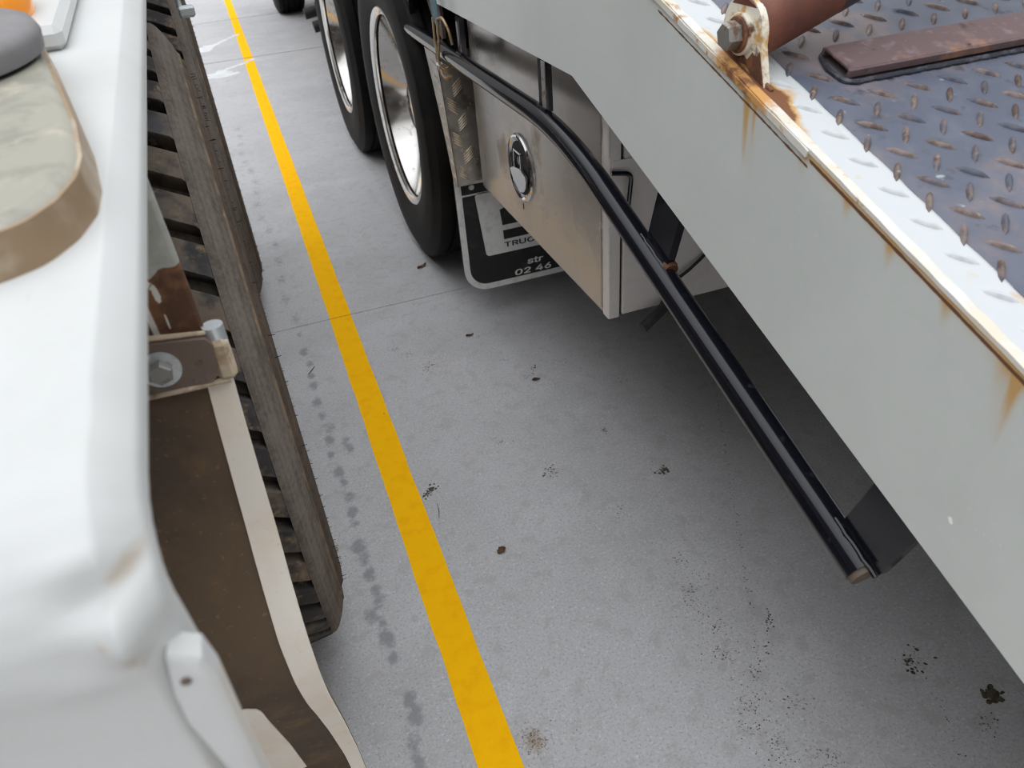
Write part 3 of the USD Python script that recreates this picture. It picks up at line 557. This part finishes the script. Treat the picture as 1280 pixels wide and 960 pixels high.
def text(s, h, x, z, w, mat, nm='lettering'):
    m = meshkit.text_mesh(s, h, .0008, bold=True); sx = w / (m.bounds[1][0] - m.bounds[0][0]); m.apply_translation((-m.bounds[0][0], 0, 0)); m.apply_scale((sx, 1, 1)); m.vertices = np.array(m.vertices) + np.c_[m.vertices[:, 1] * (.16 if s != 'TRUC' else 0), 0 * m.vertices[:, 1], 0 * m.vertices[:, 1]]
    part(nm, orient(m, (0, -1, 0), (1, 0, 0), (x, fy - .001, z)), mat, FL, label=f'printed letters {s}', smooth=False)
text('TRUC', .0155, .634, .240, .098, 'flap_black'); text('str', .019, .703, .167, .052, 'letter'); text('02 46', .0185, .660, .137, .122, 'letter')
# wheels
def tyre_profile(x, w, R, rim):
    o = lambda a, r: (x + a * w, r)
    return [o(.10, rim - .006), o(.055, rim + .012), o(.022, rim + .045), o(0, rim + .092), o(.004, rim + .115), o(.02, R - .05), o(.035, R - .042), o(.05, R - .030), o(.085, R - .006), o(.12, R), o(.21, R), o(.22, R - .012), o(.25, R - .012), o(.26, R), o(.37, R), o(.38, R - .012), o(.41, R - .012), o(.42, R),
            o(.58, R), o(.59, R - .012), o(.62, R - .012), o(.63, R), o(.74, R), o(.75, R - .012), o(.78, R - .012), o(.79, R), o(.88, R), o(.915, R - .006), o(.95, R - .03), o(.98, R - .05), o(1, rim + .09), o(.95, rim + .015), o(.9, rim - .006), o(.10, rim - .006)]
def road_wheel(y, side=0):
    c = np.array([.47 if not side else 3.03, y, .515]); W = holder('wheel', RT, c)
    q = (lambda pr: [(a, r) for a, r in pr]) if not side else (lambda pr: [(-a, r) for a, r in pr])
    fix = lambda m: (m if m.volume > 0 else (m.invert() or m))
    part('tyre', fix(lathe(q(tyre_profile(0, .285, .515, .305)), 120)), 'rubber', W, label='black road tyre')
    rp = [(.245, .300), (.022, .299), (.016, .306), (.012, .322), (.016, .3285), (.021, .326), (.024, .312), (.034, .300), (.060, .292), (.120, .276), (.165, .270), (.178, .252), (.176, .225), (.150, .190), (.142, .150), (.150, .118), (.132, .112), (.120, .104), (.112, .092), (.085, .088), (.075, .070), (.072, 0), (.245, 0), (.245, .300)]
    part('rim', fix(lathe(q(rp), 120)), 'rim', W, label='polished aluminium dished rim')
    for k in range(10):
        a = 2 * PI * (k + .5) / 10; n = orient(hexagon(.0165, .03), (-1 if not side else 1, 0, 0), (0, 1, 0), ((.155 if not side else -.155), .168 * math.cos(a), .168 * math.sin(a)))
        part('wheel_nut', n, 'dull_steel', W, smooth=20)
    return W
first = road_wheel(2.680)
def copy_part(src, parent, name, loc, turn=0.0):
    p = numbered(parent + '/' + name); x = UsdGeom.Xform.Define(stage, p); x.AddTranslateOp().Set(Gf.Vec3d(*map(float, np.array(loc) - ORIGIN[parent]))); x.AddRotateZOp().Set(math.degrees(turn))
    x.GetPrim().GetReferences().AddInternalReference(Sdf.Path(src)); x.GetPrim().SetInstanceable(True)
for y in (3.99, 8.62): copy_part(first, RT, 'wheel', (.47 + (.06 if y > 8 else 0), y, .515))
far = road_wheel(2.680, 1)
for y in (3.99, 8.62): copy_part(far, RT, 'wheel', (3.03, y, .515))
# chassis underneath
for x in (1.30, 2.10): part('chassis_rail', box(x, x + .09, .95, YEND - .2, .66, .80, .006), 'chassis', RT, label='black chassis rail')
for y in (2.2, 3.3, 4.6, 6.0, 7.4): part('cross_member', box(.62, 2.98, y, y + .07, .80, .93, .004), 'chassis', RT)
for s in (.1, .4, .7, 1.0): 
    m = box(.56, 2.98, s, s + .06, -.09, -.006, .003); m.vertices = np.array([dk(*v) for v in m.vertices]); part('cross_member', m, 'chassis', RT)
for y in (2.68, 3.99, 8.62): part('axle', tube([(.70, y, .515), (2.80, y, .515)], .06, 20), 'chassis', RT)
for y in (2.68, 3.99, 8.62):
    for x in (1.32, 2.12): part('spring_hanger', box(x, x + .06, y - .05, y + .05, .50, .68, .004), 'chassis', RT)
part('far_side_plate', prism_x(Polygon([(YLOW, ZB(YLOW)), (YKB, ZB(YKB)), (YEND, ZB(YKB)), (YEND, ZF), (YK, ZF), (YLOW, ZT(YLOW))]), XR, XR + .011), 'ramp_paint', RT, smooth=False)
part('tail_beam', box(.512, XR, YLOW, YLOW + .03, ZB(YLOW) + .01, ZT(YLOW) - .008, .002), 'ramp_paint', RT)
part('fuel_tank', orient(lathe([(0, 0), (0, .24), (.03, .27), (1.37, .27), (1.40, .24), (1.40, 0)], 48), (0, 0, 1), (0, 1, 0), (.86, 5.55, .60)), 'aluminium_light', RT, label='cylindrical aluminium fuel tank')
for y in (5.75, 6.95): part('tank_bracket', box(.84, 1.34, y, y + .05, .84, .94, .004), 'chassis', RT)
for y, z in ((5.66, .40), (5.24, .385), ):
    part('bracket_bolt', tube([(.66, y, z + .02), (.525, y, z)], .034, 12), 'black', RT, label='stubby black bracket end')
part('bracket_arm', box(.62, .72, 5.1, 5.85, .36, .44, .006), 'chassis', RT)
for y in (5.2, 5.7): part('bracket_arm', box(.66, .72, y, y + .06, .43, .94, .004), 'chassis', RT)
part('cab_block', box(.62, 2.9, 7.75, 8.05, .5, .93, .02), 'chassis', RT)
part('toolbox', [box(2.36, 2.94, 1.176, 1.945, .40, .918, .004)], 'aluminium', RT)
part('mudflap', box(2.45, 3.0, fy, fy + .008, .112, .474), 'flap_black', RT)
part('splash_board', box(.62, 2.94, 2.05, 2.062, .30, .93), 'chassis', RT)
# a rusty brown angle behind the far end of the rail
part('hanger_bracket', prism_x(Polygon([(2.02, .94), (2.16, .94), (2.10, .885), (2.03, .845), (2.015, .85)]), .514, .522), 'tan_scrape', RT, label='tan rusty bracket under the deck edge')

# strap with its hook hanging over the rail
HK = thing('ratchet_strap', 'blue-grey webbing strap with wire hook hanging at the far end of the black rail', 'strap', loc=(.477, 1.93, .80))
web = np.array([[(.4765, 1.968, 1.00), (.4765, 1.915, 1.00)], [(.4765, 1.955, .955), (.4765, 1.902, .955)], [(.4765, 1.945, .904), (.4765, 1.897, .904)]])
part('webbing', shell(web, web + np.array([.003, 0, 0])), 'webbing', HK, label='blue-grey webbing', smooth=False)
for y0, dy in ((1.942, -.006), (1.905, .012)):
    part('hook_wire', tube(fillet([(.476, y0, .915), (.4735, y0 - .002, .86), (.474, 1.93 + dy * .8, .808), (.488, 1.926 + dy * .8, .795), (.505, 1.925, .802)], .012, 6), .0033, 10), 'brass_wire', HK, label='yellow zinc hook wire')
part('hook_tip', tube(fillet([(.479, 1.936, .812), (.476, 1.922, .788), (.482, 1.90, .779), (.492, 1.888, .79)], .01, 6), .0036, 10), 'brass_wire', HK)
part('hook_loop', tube(fillet([(.476, 1.905, .915), (.480, 1.872, .925), (.486, 1.846, .900), (.490, 1.842, .868)], .014, 6), .0032, 10), 'brass_wire', HK)
part('hook_collar', tube([(.475, 1.936, .800), (.475, 1.928, .812)], .0075, 14), 'zinc', HK)

# ================================================================== LEFT TRUCK
LT = thing('tipper_truck', 'dirty white truck with lugged tyres, brown mudflap and a lamp on its tail', 'truck', loc=(-1.25, 2.0, 0))
# white tail and wheel guard: a profile in (y, z) swept across, chamfered along its outer edge
rear = [(.224, .60), (.220, .85), (.2175, .95), (.2135, 1.000), (.2115, 1.018), (.2125, 1.032), (.217, 1.044), (.225, 1.055), (.236, 1.0645), (.250, 1.0715), (.268, 1.0752)]
prof = [np.array(rear[0])]
for a, b in zip(rear, rear[1:]):
    a, b = np.array(a), np.array(b); k = max(1, int(np.linalg.norm(b - a) / .004)); prof += [a + (b - a) * t / k for t in range(1, k + 1)]
y = .268
while y < 3.4: y += .006 if y < .75 else .05; prof.append(np.array([y, 1.0484 + .1 * y]))
prof = np.array(prof); tan = np.gradient(prof, axis=0); tan /= np.linalg.norm(tan, axis=1, keepdims=True); nor = np.stack([-tan[:, 1], tan[:, 0]], 1)
for _ in range(2): nor[1:-1] = (nor[:-2] + nor[1:-1] + nor[2:]) / 3
nor /= np.linalg.norm(nor, axis=1, keepdims=True)
xs = np.concatenate([np.linspace(-2.42, -.45, 12), np.arange(-.4465, -.0910, .005), [-.0905, -.088, -.0825, -.0770, -.0747, -.0745]])
drop = np.interp(xs, [-.0905, -.088, -.0770, -.0747, -.0745], [0, .0008, .0115, .0155, .022])
Pg = np.zeros((len(prof), len(xs), 3)); Pg[..., 0] = xs
for k in (0, 1): Pg[..., k + 1] = prof[:, k][:, None] - nor[:, k][:, None] * drop
Xg, Yg, Zg = Pg[..., 0], Pg[..., 1], Pg[..., 2]
dent = .006 * gauss(Xg, Zg, -.097, 1.054, .009, .0045) - .005 * gauss(Xg, Zg, -.093, 1.043, .009, .004) + .004 * gauss(Xg, Zg, -.0895, 1.0225, .007, .005) - .003 * gauss(Xg, Zg, -.1, 1.018, .012, .006) + .0045 * gauss(Xg, Zg, -.088, 1.030, .010, .009) - .004 * gauss(Xg, Zg, -.094, 1.052, .012, .006) + .003 * gauss(Xg, Yg, -.108, .300, .012, .02) - .003 * gauss(Xg, Yg, -.094, .285, .01, .012) + .003 * gauss(Xg, Zg, -.105, 1.012, .012, .008)
for k in (0, 1): Pg[..., k + 1] += nor[:, k][:, None] * dent
inner = Pg.copy()
for k in (0, 1): inner[..., k + 1] = prof[:, k][:, None] - nor[:, k][:, None] * .024
m = shell(Pg, inner); v = m.vertices; mk = np.zeros((len(v), 3)); up = v[:, 1] < .30
for (x, z, sx, sz, a, r) in ((-.083, 1.046, .007, .0035, .75, .3), (-.096, 1.028, .003, .006, .55, .5), (-.091, 1.014, .004, .006, .65, -.5), (-.1, 1.043, .010, .004, .35, 0), (-.077, 1.022, .004, .006, .35, 0), (-.118, 1.02, .003, .003, .35, 0), (-.094, 1.061, .010, .0016, .38, .15), (-.088, 1.038, .008, .0016, .45, -.3), (-.0935, 1.020, .0025, .004, .6, .6), (-.087, 1.0105, .003, .006, .6, -.6)):
    mk[:, 0] = np.maximum(mk[:, 0], up * a * gauss(v[:, 0], v[:, 2], x, z, sx, sz, r))
mk[:, 0] = np.maximum(mk[:, 0], .28 * gauss(v[:, 0], v[:, 1], -.105, .33, .03, .05)); mk[:, 0] = np.maximum(mk[:, 0], .5 * gauss(v[:, 0], v[:, 1], -.122, .385, .004, .006))
mk[:, 0] = np.maximum(mk[:, 0], up * .5 * gauss(v[:, 0], v[:, 2], -.083, .915, .010, .02))
part('tail_guard', m, 'white_paint', LT, label='dented white painted steel guard at the tail', marks=mk)
cb = Polygon([(-.0800, 1.006), (-.0712, 1.000), (-.0695, .985), (-.0705, .960), (-.0715, .90), (-.0770, .90), (-.0800, .94), (-.0845, .965), (-.0835, .985)]).buffer(.0015)
bo, bi = np.array(cb.exterior.coords)[:-1], np.array(cb.buffer(-.003).exterior.coords)[:-1]
bm = trimesh.convex.convex_hull(np.vstack([np.c_[bo[:, 0], np.full(len(bo), .226), bo[:, 1]], np.c_[bo[:, 0], np.full(len(bo), .2145), bo[:, 1]], np.c_[bi[:, 0], np.full(len(bi), .2122), bi[:, 1]]]))
CB_ = part('corner_bracket', bm, 'white_paint', LT, label='white corner bracket with a rust dot', smooth=50)
part('rust_dot', orient(disc(.0021, .0008, .0003, 16), (0, -1, 0), (1, 0, 0), (-.0782, .2121, .9930)), 'tan_scrape', CB_, label='orange rust dot', smooth=20)
# chassis, bearing the wheels
for x in (-.95, -1.72): part('chassis_rail', box(x - .08, x, .30, 6.5, .70, .93, .006), 'chassis', LT, label='dark chassis rail')
for y in (1.284, 2.634):
    part('axle', tube([(-.36, y, .54), (-2.10, y, .54)], .06, 20), 'chassis', LT)
    for x in (-.97, -1.74): part('spring_hanger', box(x - .04, x + .02, y - .05, y + .05, .5, .72, .004), 'chassis', LT)
part('tail_member', box(-2.38, -.40, .26, .33, .66, .98, .004), 'chassis', LT)
part('side_bracket', [tube([(-.083, 2.08, 1.235), (-.083, 2.08, .985)], .006, 10), box(-.0885, -.052, 2.06, 2.09, .966, .990, .005)], 'zinc', LT, label='small grey bracket between the two tyres')
# lugged wheels
def lug_wheel(y, side=0):
    sg = -1 if not side else 1
    xo = -.0612 if not side else -2.428; W = holder('wheel', LT, (xo, y, .54), .0455 if not side else 0.0)
    R = .54
    pr = [(.055, .262), (.030, .275), (.012, .315), (.0018, .380), (0, .431), (.0030, .455), (.0105, .468), (.0105, .474), (.0095, .480), (.0130, .490), (.0165, .500), (.0225, .512), (.0300, .5245), (.0360, .5300), (.0402, .5310), (.0415, .5080), (.145, .5125), (.150, .506), (.160, .506), (.165, .5125), (.27, .508), (.272, .531), (.280, .5305), (.290, .5245), (.300, .500), (.308, .455), (.31, .425), (.30, .34), (.28, .275), (.255, .262), (.055, .262)]
    q = [(sg * a, r) for a, r in pr]; m = lathe(q, 162)
    if m.volume < 0: m.invert()
    part('tyre', m, 'dusty_rubber', W, label='dusty black off-road tyre')
    rp = [(.26, .268), (.050, .268), (.044, .285), (.050, .289), (.060, .272), (.12, .25), (.17, .24), (.16, .15), (.12, .11), (.10, .09), (.10, 0), (.26, 0), (.26, .268)]
    m = lathe([(sg * a, r) for a, r in rp], 72)
    if m.volume < 0: m.invert()
    part('rim', m, 'grey_rubber', W)
    N = 54
    for k in range(N):                                                                # each lug: skewed block with chamfered edges
        for row in (0, 1):
            xa, xb = (.0375, .142) if row == 0 else (.276, .168)
            pts = []
            for f in (0, .5, 1):
                for (h, ins) in ((.504, -.0015), (.5335, .0), (.5365, .0022)):
                    for u in np.linspace(-1, 1, 4):
                        x = xa + (xb - xa) * f
                        if f == 0 and h > .53: x += (.002 if h < .535 else .006) * (1 if row == 0 else -1)
                        if f == 1 and h > .535: x -= .002 * (1 if row == 0 else -1)
                        th = (k + .5 * row) * 2 * PI / N + u * (.0395 - ins / .54) + 1.05 * (abs(x) - .040 if row == 0 else (.276 - abs(x)))
                        r = h - (.004 if row == 0 and f == 0 and h > .53 else 0)
                        pts.append((sg * x, -r * math.cos(th), r * math.sin(th)))
            part('tread_lug', trimesh.convex.convex_hull(np.array(pts)), 'lug_rubber', W, smooth=40)
    sw = [(.0140, .300), (.0042, .350), (.0010, .380), (-.0008, .431), (.0022, .455), (.0095, .467), (.0110, .468), (.0042, .452), (.0012, .431), (.0030, .380), (.0130, .315), (.0140, .300)]
    m = lathe([(sg * a, r) for a, r in sw], 162)
    if m.volume < 0: m.invert()
    part('sidewall', m, 'dark_dusty_rubber', W, label='darker brown sidewall')
    part('sidewall_ridge', lathe([(sg * .0105, .4700), (sg * .0082, .4765), (sg * .0090, .483), (sg * .0115, .486), (sg * .0130, .479), (sg * .0105, .4700)], 162), 'tan_dust', W, label='tan dusty ridge round the sidewall')
    hr = []
    rr = np.random.default_rng(5 + side)
    for k in range(110):
        a = k * 2 * PI / 110 + rr.uniform(-.02, .02); r0 = rr.choice([.43, .455, .405]); L = rr.uniform(.003, .0065)
        hr.append(tube([(sg * .004, r0 * math.cos(a), r0 * math.sin(a)), (-sg * L, (r0 + rr.uniform(-.002, .002)) * math.cos(a), (r0 + rr.uniform(-.002, .002)) * math.sin(a))], [.0006, .00035], 5))
    part('rubber_hairs', hr, 'rubber', W, label='fine rubber hairs on the sidewall', kind='stuff')
    return W
lw = lug_wheel(1.274)
copy_part(lw, LT, 'wheel', (-.0875, 2.668, .54), .030)
rw = lug_wheel(1.284, 1); copy_part(rw, LT, 'wheel', (-2.428, 2.634, .54))
# hanger plate, clamp strip with bolt, mudflap
hp = Polygon([(-.300, .905), (-.073, .905), (-.0745, .99), (-.0765, 1.012), (-.0775, 1.083), (-.300, 1.083)])
X, Z = np.meshgrid(np.linspace(-.30, -.0745, 58), np.linspace(.905, 1.084, 46), indexing='ij')
o = np.stack([X + 0 * Z, .579 + 0 * X, Z], -1); i2 = o.copy(); i2[..., 1] += .006
o[..., 0] -= (Z - .905) * .018; i2[..., 0] = o[..., 0]
m = shell(o, i2); v = m.vertices; mk = np.zeros((len(v), 3))
edge = 1.0085 - .0075 * np.clip((-.078 - v[:, 0]) / .025, 0, 1) + .002 * np.sin(v[:, 0] * 330)
mk[:, 0] = 1 / (1 + np.exp(-(edge - v[:, 2]) / .0015))
for a, b in (((-.1030, .9990), (-.0986, .9819)), ((-.1105, .988), (-.1095, .9525)), ((-.0990, .9699), (-.0996, .957))):
    d, t = seg_dist(v[:, 0], v[:, 2], a, b); mk[:, 1] = np.maximum(mk[:, 1], (1.1 if a[1] > .98 else .62) * np.exp(-(d / .0026) ** 2))
part('flap_hanger', m, 'grey_paint', LT, label='grey hanger plate with a brown rust patch and white drips', marks=mk)
cs = Polygon([(-.32, .913), (-.0815, .9075), (-.0745, .914), (-.0715, .940), (-.076, .9475), (-.32, .985)]).buffer(-.004).buffer(.004)
CS = part('clamp_strip', prism_y(cs, .5655, .579), 'brown_steel', LT, label='brown steel clamp strip over the mudflap')
part('mud_crust', [tube([(-.32, .571, .986), (-.20, .570, .969), (-.11, .570, .9555), (-.075, .572, .9495)], [.003, .0032, .0026, .002], 8), tube([(-.32, .568, .910), (-.18, .567, .909), (-.10, .567, .9065), (-.068, .569, .9045)], [.0028, .0028, .003, .0026], 8)], 'beige_mud', CS, label='beige mud crust along the strip')
part('washer', orient(disc(.0155, .0022, .0005, 40, hole=.0065), (0, -1, 0), (1, 0, 0), (-.1145, .5655, .9305)), 'zinc', CS, label='zinc washer')
part('clamp_bolt', orient(hexagon(.0098, .0095), (0, -1, 0), (1, .0, .35), (-.1145, .5640, .9305)), 'dull_steel', CS, label='steel hex bolt', smooth=20)
zz = np.array([.945, .92, .90, .875, .82, .7365, .72, .683, .631, .575, .525, .476, .40, .294, .256, .20])
yv = np.array([.575, .575, .575, .574, .571, .5625, .558, .546, .520, .512, .520, .537, .563, .592, .598, .605])
zs = np.linspace(.20, .905, 90); ys = np.interp(zs, zz[::-1], yv[::-1])
for _ in range(4): ys[1:-1] = (ys[:-2] + 2 * ys[1:-1] + ys[2:]) / 4
xr = np.interp(zs, [.2, .256, .476, .575, .683, .80, .863, .905], [-.0755, -.0755, -.0755, -.0752, -.0750, -.0715, -.0690, -.0668])
wst = np.interp(zs, [.2, .294, .476, .575, .631, .72, .80, .905], [.016, .017, .021, .025, .0265, .026, .0235, .0205])
def flap_sheet(xa, xb, off, th, n=2):
    f = np.linspace(0, 1, n); o = np.stack([np.stack([xa + (xb - xa) * q, ys - off, zs], 1) for q in f], 1); i = o.copy(); i[..., 1] += th; return shell(o, i)
MF = part('mudflap', flap_sheet(np.full_like(zs, -.60), xr, 0, .009, 3), 'flap_brown', LT, label='large brown muddy rubber mudflap', smooth=40)
part('white_edge', flap_sheet(xr - wst, xr + .0005, .0014, .004), 'flap_white', MF, label='dirty white strip along the outer edge of the flap', smooth=40)
sel = (zs > .30) & (zs < .557); zp = zs[sel]
edge_x = np.interp(zp, [.30, .448, .532, .545, .552, .557], [-.1405, -.1408, -.1412, -.1428, -.1470, -.1550])
o = np.stack([np.stack([np.full_like(zp, -.42), ys[sel] - .0016, zp], 1), np.stack([edge_x, ys[sel] - .0016, zp], 1)], 1); i2 = o.copy(); i2[..., 1] += .003
part('white_panel', shell(o, i2), 'flap_white', MF, label='dirty white panel with a rounded corner on the flap', smooth=40)
part('flap_lug', [box(-.0765, -.0610, .566, .584, .9045, .9420, .004)], 'beige_mud', LT, label='mud caked end of the flap bar')
part('bar_end', tube([(-.0690, .578, .938), (-.0690, .578, .952)], .0085, 20), 'zinc', LT, label='round grey end of the flap bar')
# lamp, plastic cap and amber light on the tail
def lamp_poly(g): return Polygon([(-.40, .400), (-.136, .4045), (-.115, .415), (-.101, .4355), (-.0925, .462), (-.0915, .492), (-.098, .545), (-.134, .735), (-.150, .79), (-.40, .80)]).buffer(-.030 + g, 16).buffer(.030, 16)
def on_top(m):
    v = m.vertices.copy(); v[:, 2] += 1.0484 + .1 * v[:, 1]; m.vertices = v; return m
def taper(poly0, poly1, z0, z1):
    a, b = np.array(poly0.exterior.coords)[:-1], np.array(poly1.exterior.coords)[:-1]
    return trimesh.convex.convex_hull(np.vstack([np.c_[a, np.full(len(a), z0)], np.c_[b, np.full(len(b), z1)]]))
TL = part('tail_lamp', on_top(taper(lamp_poly(0), lamp_poly(-.003), -.001, .0225)), 'lamp_rim', LT, label='tail lamp with a dirty brown metal rim', smooth=50)
part('lens', on_top(taper(lamp_poly(-.004), lamp_poly(-.010), .021, .0275)), 'lamp_lens', TL, label='dirty grey-green clear lens', smooth=50)
cap = lathe([(.0265, 0), (.0265, .072), (.034, .074), (.034, 0)], 64); cap2 = lathe([(.034, 0), (.034, .0775), (.044, .079), (.0505, .076), (.0535, .066), (.0545, 0)], 64)
for nm, m, mt, lb in (('rubber_ring', cap, 'black', 'black rubber ring'), ('lamp_cap', cap2, 'grey_rubber', 'round grey plastic cap on the lamp')):
    m = orient(m, (1, 0, 0), (0, 0, 1), (0, 0, 0)) if False else m
    v = m.vertices.copy(); m.vertices = np.stack([v[:, 1] - .206, v[:, 2] + .690, v[:, 0] - .003], 1); part(nm, on_top(m), mt, TL, label=lb, smooth=50)
part('lamp_base', on_top(box(-.42, -.131, .795, 1.12, -.001, .020, .006)), 'white_paint', LT, label='pale base behind the lamp')
part('amber_light', on_top(trimesh.convex.convex_hull(np.array([(-.230 + .075 * q * math.cos(a), .855 + .075 * q * math.sin(a), .019 + h) for q, h in ((1, 0), (1, .018), (.86, .032), (.5, .040)) for a in np.linspace(0, 2 * PI, 40)[:-1]]))), 'amber', LT, label='round amber light behind the grey cap', smooth=50)

# ------------------------------------------------------------------ loose debris on the concrete
def leaf(cx, cy, L, W, rot, seed):
    u = np.linspace(-1, 1, 13); v = np.linspace(-1, 1, 7); U, Vv = np.meshgrid(u, v, indexing='ij')
    w = W * (1 - U ** 2) ** .7 * (1 + .25 * np.sin(U * 9 + seed))
    P = np.stack([U * L, Vv * w, .0015 + .004 * np.abs(Vv) ** 1.5 * (1 + .5 * np.sin(U * 4 + seed)) + .0025 * U ** 2 + .0012 * np.sin(U * 7 + Vv * 3 + seed)], -1)
    c, s_ = math.cos(rot), math.sin(rot); Q = P.copy(); Q[..., 0] = P[..., 0] * c - P[..., 1] * s_ + cx; Q[..., 1] = P[..., 0] * s_ + P[..., 1] * c + cy
    I = Q.copy(); I[..., 2] = np.maximum(I[..., 2] - .0011, .0001); return shell(Q, I)
def clump(cx, cy, n, spread, size, seed, rot=0.0, stretch=1.0):
    r = np.random.default_rng(seed); ms = []
    for k in range(n):
        a, b = r.normal(0, spread * stretch), r.normal(0, spread); c, s_ = math.cos(rot), math.sin(rot)
        m = blob(size * r.uniform(.4, 1.2), size * r.uniform(.35, .9), size * r.uniform(.15, .4), seed * 31 + k, .45, 1)
        m.apply_transform(trimesh.transformations.rotation_matrix(r.uniform(0, 6.3), (0, 0, 1))); m.apply_translation((cx + a * c - b * s_, cy + a * s_ + b * c, 0)); ms.append(m)
    return trimesh.util.concatenate(ms)
single('dry_leaf', leaf(.277, 1.095, .0115, .0075, .5, 1), 'leaf', 'curled brown dry leaf alone on open concrete right of the yellow line', 'leaf')
single('dry_leaf', leaf(.577, 1.656, .013, .004, -.1, 2), 'leaf', 'narrow brown leaf scrap on concrete in front of the mudflap, nearer of two', 'leaf')
single('dry_leaf', leaf(.476, 1.966, .013, .0035, .1, 3), 'leaf', 'narrow brown leaf scrap close below the mudflap corner', 'leaf')
single('dry_leaf', leaf(.459, 2.500, .022, .007, .5, 4), 'leaf', 'dark brown leaf against the bottom of the rear road tyre', 'leaf')
single('mud_smear', clump(.181, 1.340, 40, .006, .0035, 11, .75, 2.2), 'mud', 'brown dried mud smear touching the right edge of the yellow line', 'mud')
single('mud_clump', clump(.946, .452, 26, .007, .0065, 12), 'mud', 'mossy dark mud clump at the lower right below the pale side plate', 'mud')
single('mud_clump', clump(.872, .552, 18, .010, .0035, 13, .6, 1.6), 'mud', 'scattered mud crumbs left of the mossy clump below the side plate', 'mud')
single('mud_clump', clump(.718, 1.178, 22, .006, .0036, 14, -.2, 1.8), 'mud', 'flat dark mud patch on concrete beside the middle of the sloping rail', 'mud')
single('mud_clump', clump(.468, 1.292, 12, .009, .0026, 15, 1.0, 1.6), 'mud', 'loose row of mud flecks midway between yellow line and sloping rail', 'mud')
single('mud_clump', clump(.594, 1.712, 10, .008, .0030, 16, 1.3, 1.6), 'mud', 'few mud flecks on concrete just behind the nearer leaf scrap', 'mud')
single('mud_clump', clump(.655, 1.376, 5, .004, .0028, 17), 'mud', 'tiny dark mud spot in the shade below the toolbox corner', 'mud')
single('mud_clump', clump(.526, 1.79, 5, .010, .0024, 18, .0, 2), 'mud', 'thin mud streak right of the leaf scrap by the mudflap', 'mud')
single('mud_clump', clump(.317, 1.86, 9, .009, .0026, 19, .9, 1.8), 'mud', 'pale mud flecks right of the yellow line near the slab joint', 'mud')
single('mud_clump', clump(.145, 1.69, 4, .002, .0028, 20), 'mud', 'dark mud speck lying on the yellow line', 'mud')
single('rust_crumbs', clump(.189, .674, 40, .010, .0012, 21), 'rust_dust', 'reddish brown crumbs beside the near end of the yellow line', 'rust')
single('twig', tube([(-.024, 1.975, .002), (-.012, 1.992, .003), (.0, 2.012, .002)], [.0008, .0013, .0007], 6), 'leaf', 'small dry twig between the left tyre and the yellow line', 'twig')
single('twig', tube([(.178, 1.245, .0015), (.184, 1.268, .002), (.186, 1.292, .0015)], [.0006, .001, .0005], 6), 'leaf', 'thin twig just below the mud smear by the yellow line', 'twig')
r = np.random.default_rng(42); gr = []
def flecks(n, fx, size):
    for _ in range(n):
        x, y = fx(); q = size * r.uniform(.5, 1.5); a = r.uniform(0, 6.3); e = r.uniform(.35, .9); P = [(x + q * math.cos(a + k * 2 * PI / 5) * (e if k % 2 else 1), y + q * math.sin(a + k * 2 * PI / 5) * (1 if k % 2 else e), 0) for k in range(5)]
        gr.append(trimesh.convex.convex_hull(np.array(P + [(x, y, q * .5)])))
def along(a, b, w):
    def f():
        t = r.uniform(0, 1); return a[0] + (b[0] - a[0]) * t + r.normal(0, w), a[1] + (b[1] - a[1]) * t + r.normal(0, w)
    return f
def about(x, y, w): return lambda: (x + r.normal(0, w), y + r.normal(0, w))
flecks(170, along((1.113, 1.625), (.592, .595), .003), .0013); flecks(40, along((.71, .75), (.64, .66), .004), .0016)
flecks(30, along((.902, .60), (.80, .33), .004), .0012)
for x, y, w in SMEARS: flecks(16, about(x, y, w * .9), .0013)
flecks(170, along((.62, .94), (.54, .45), .022), .0012); flecks(90, lambda: (r.uniform(-.1, 1.2), r.uniform(.45, 2.2)), .0009); flecks(120, along((-.03, 1.0), (.0, .45), .03), .0008)
single('grit', trimesh.util.concatenate(gr), 'grit', 'scattered dark grit and mud flecks along a crack in the concrete', 'grit', smooth=False, kind='stuff')
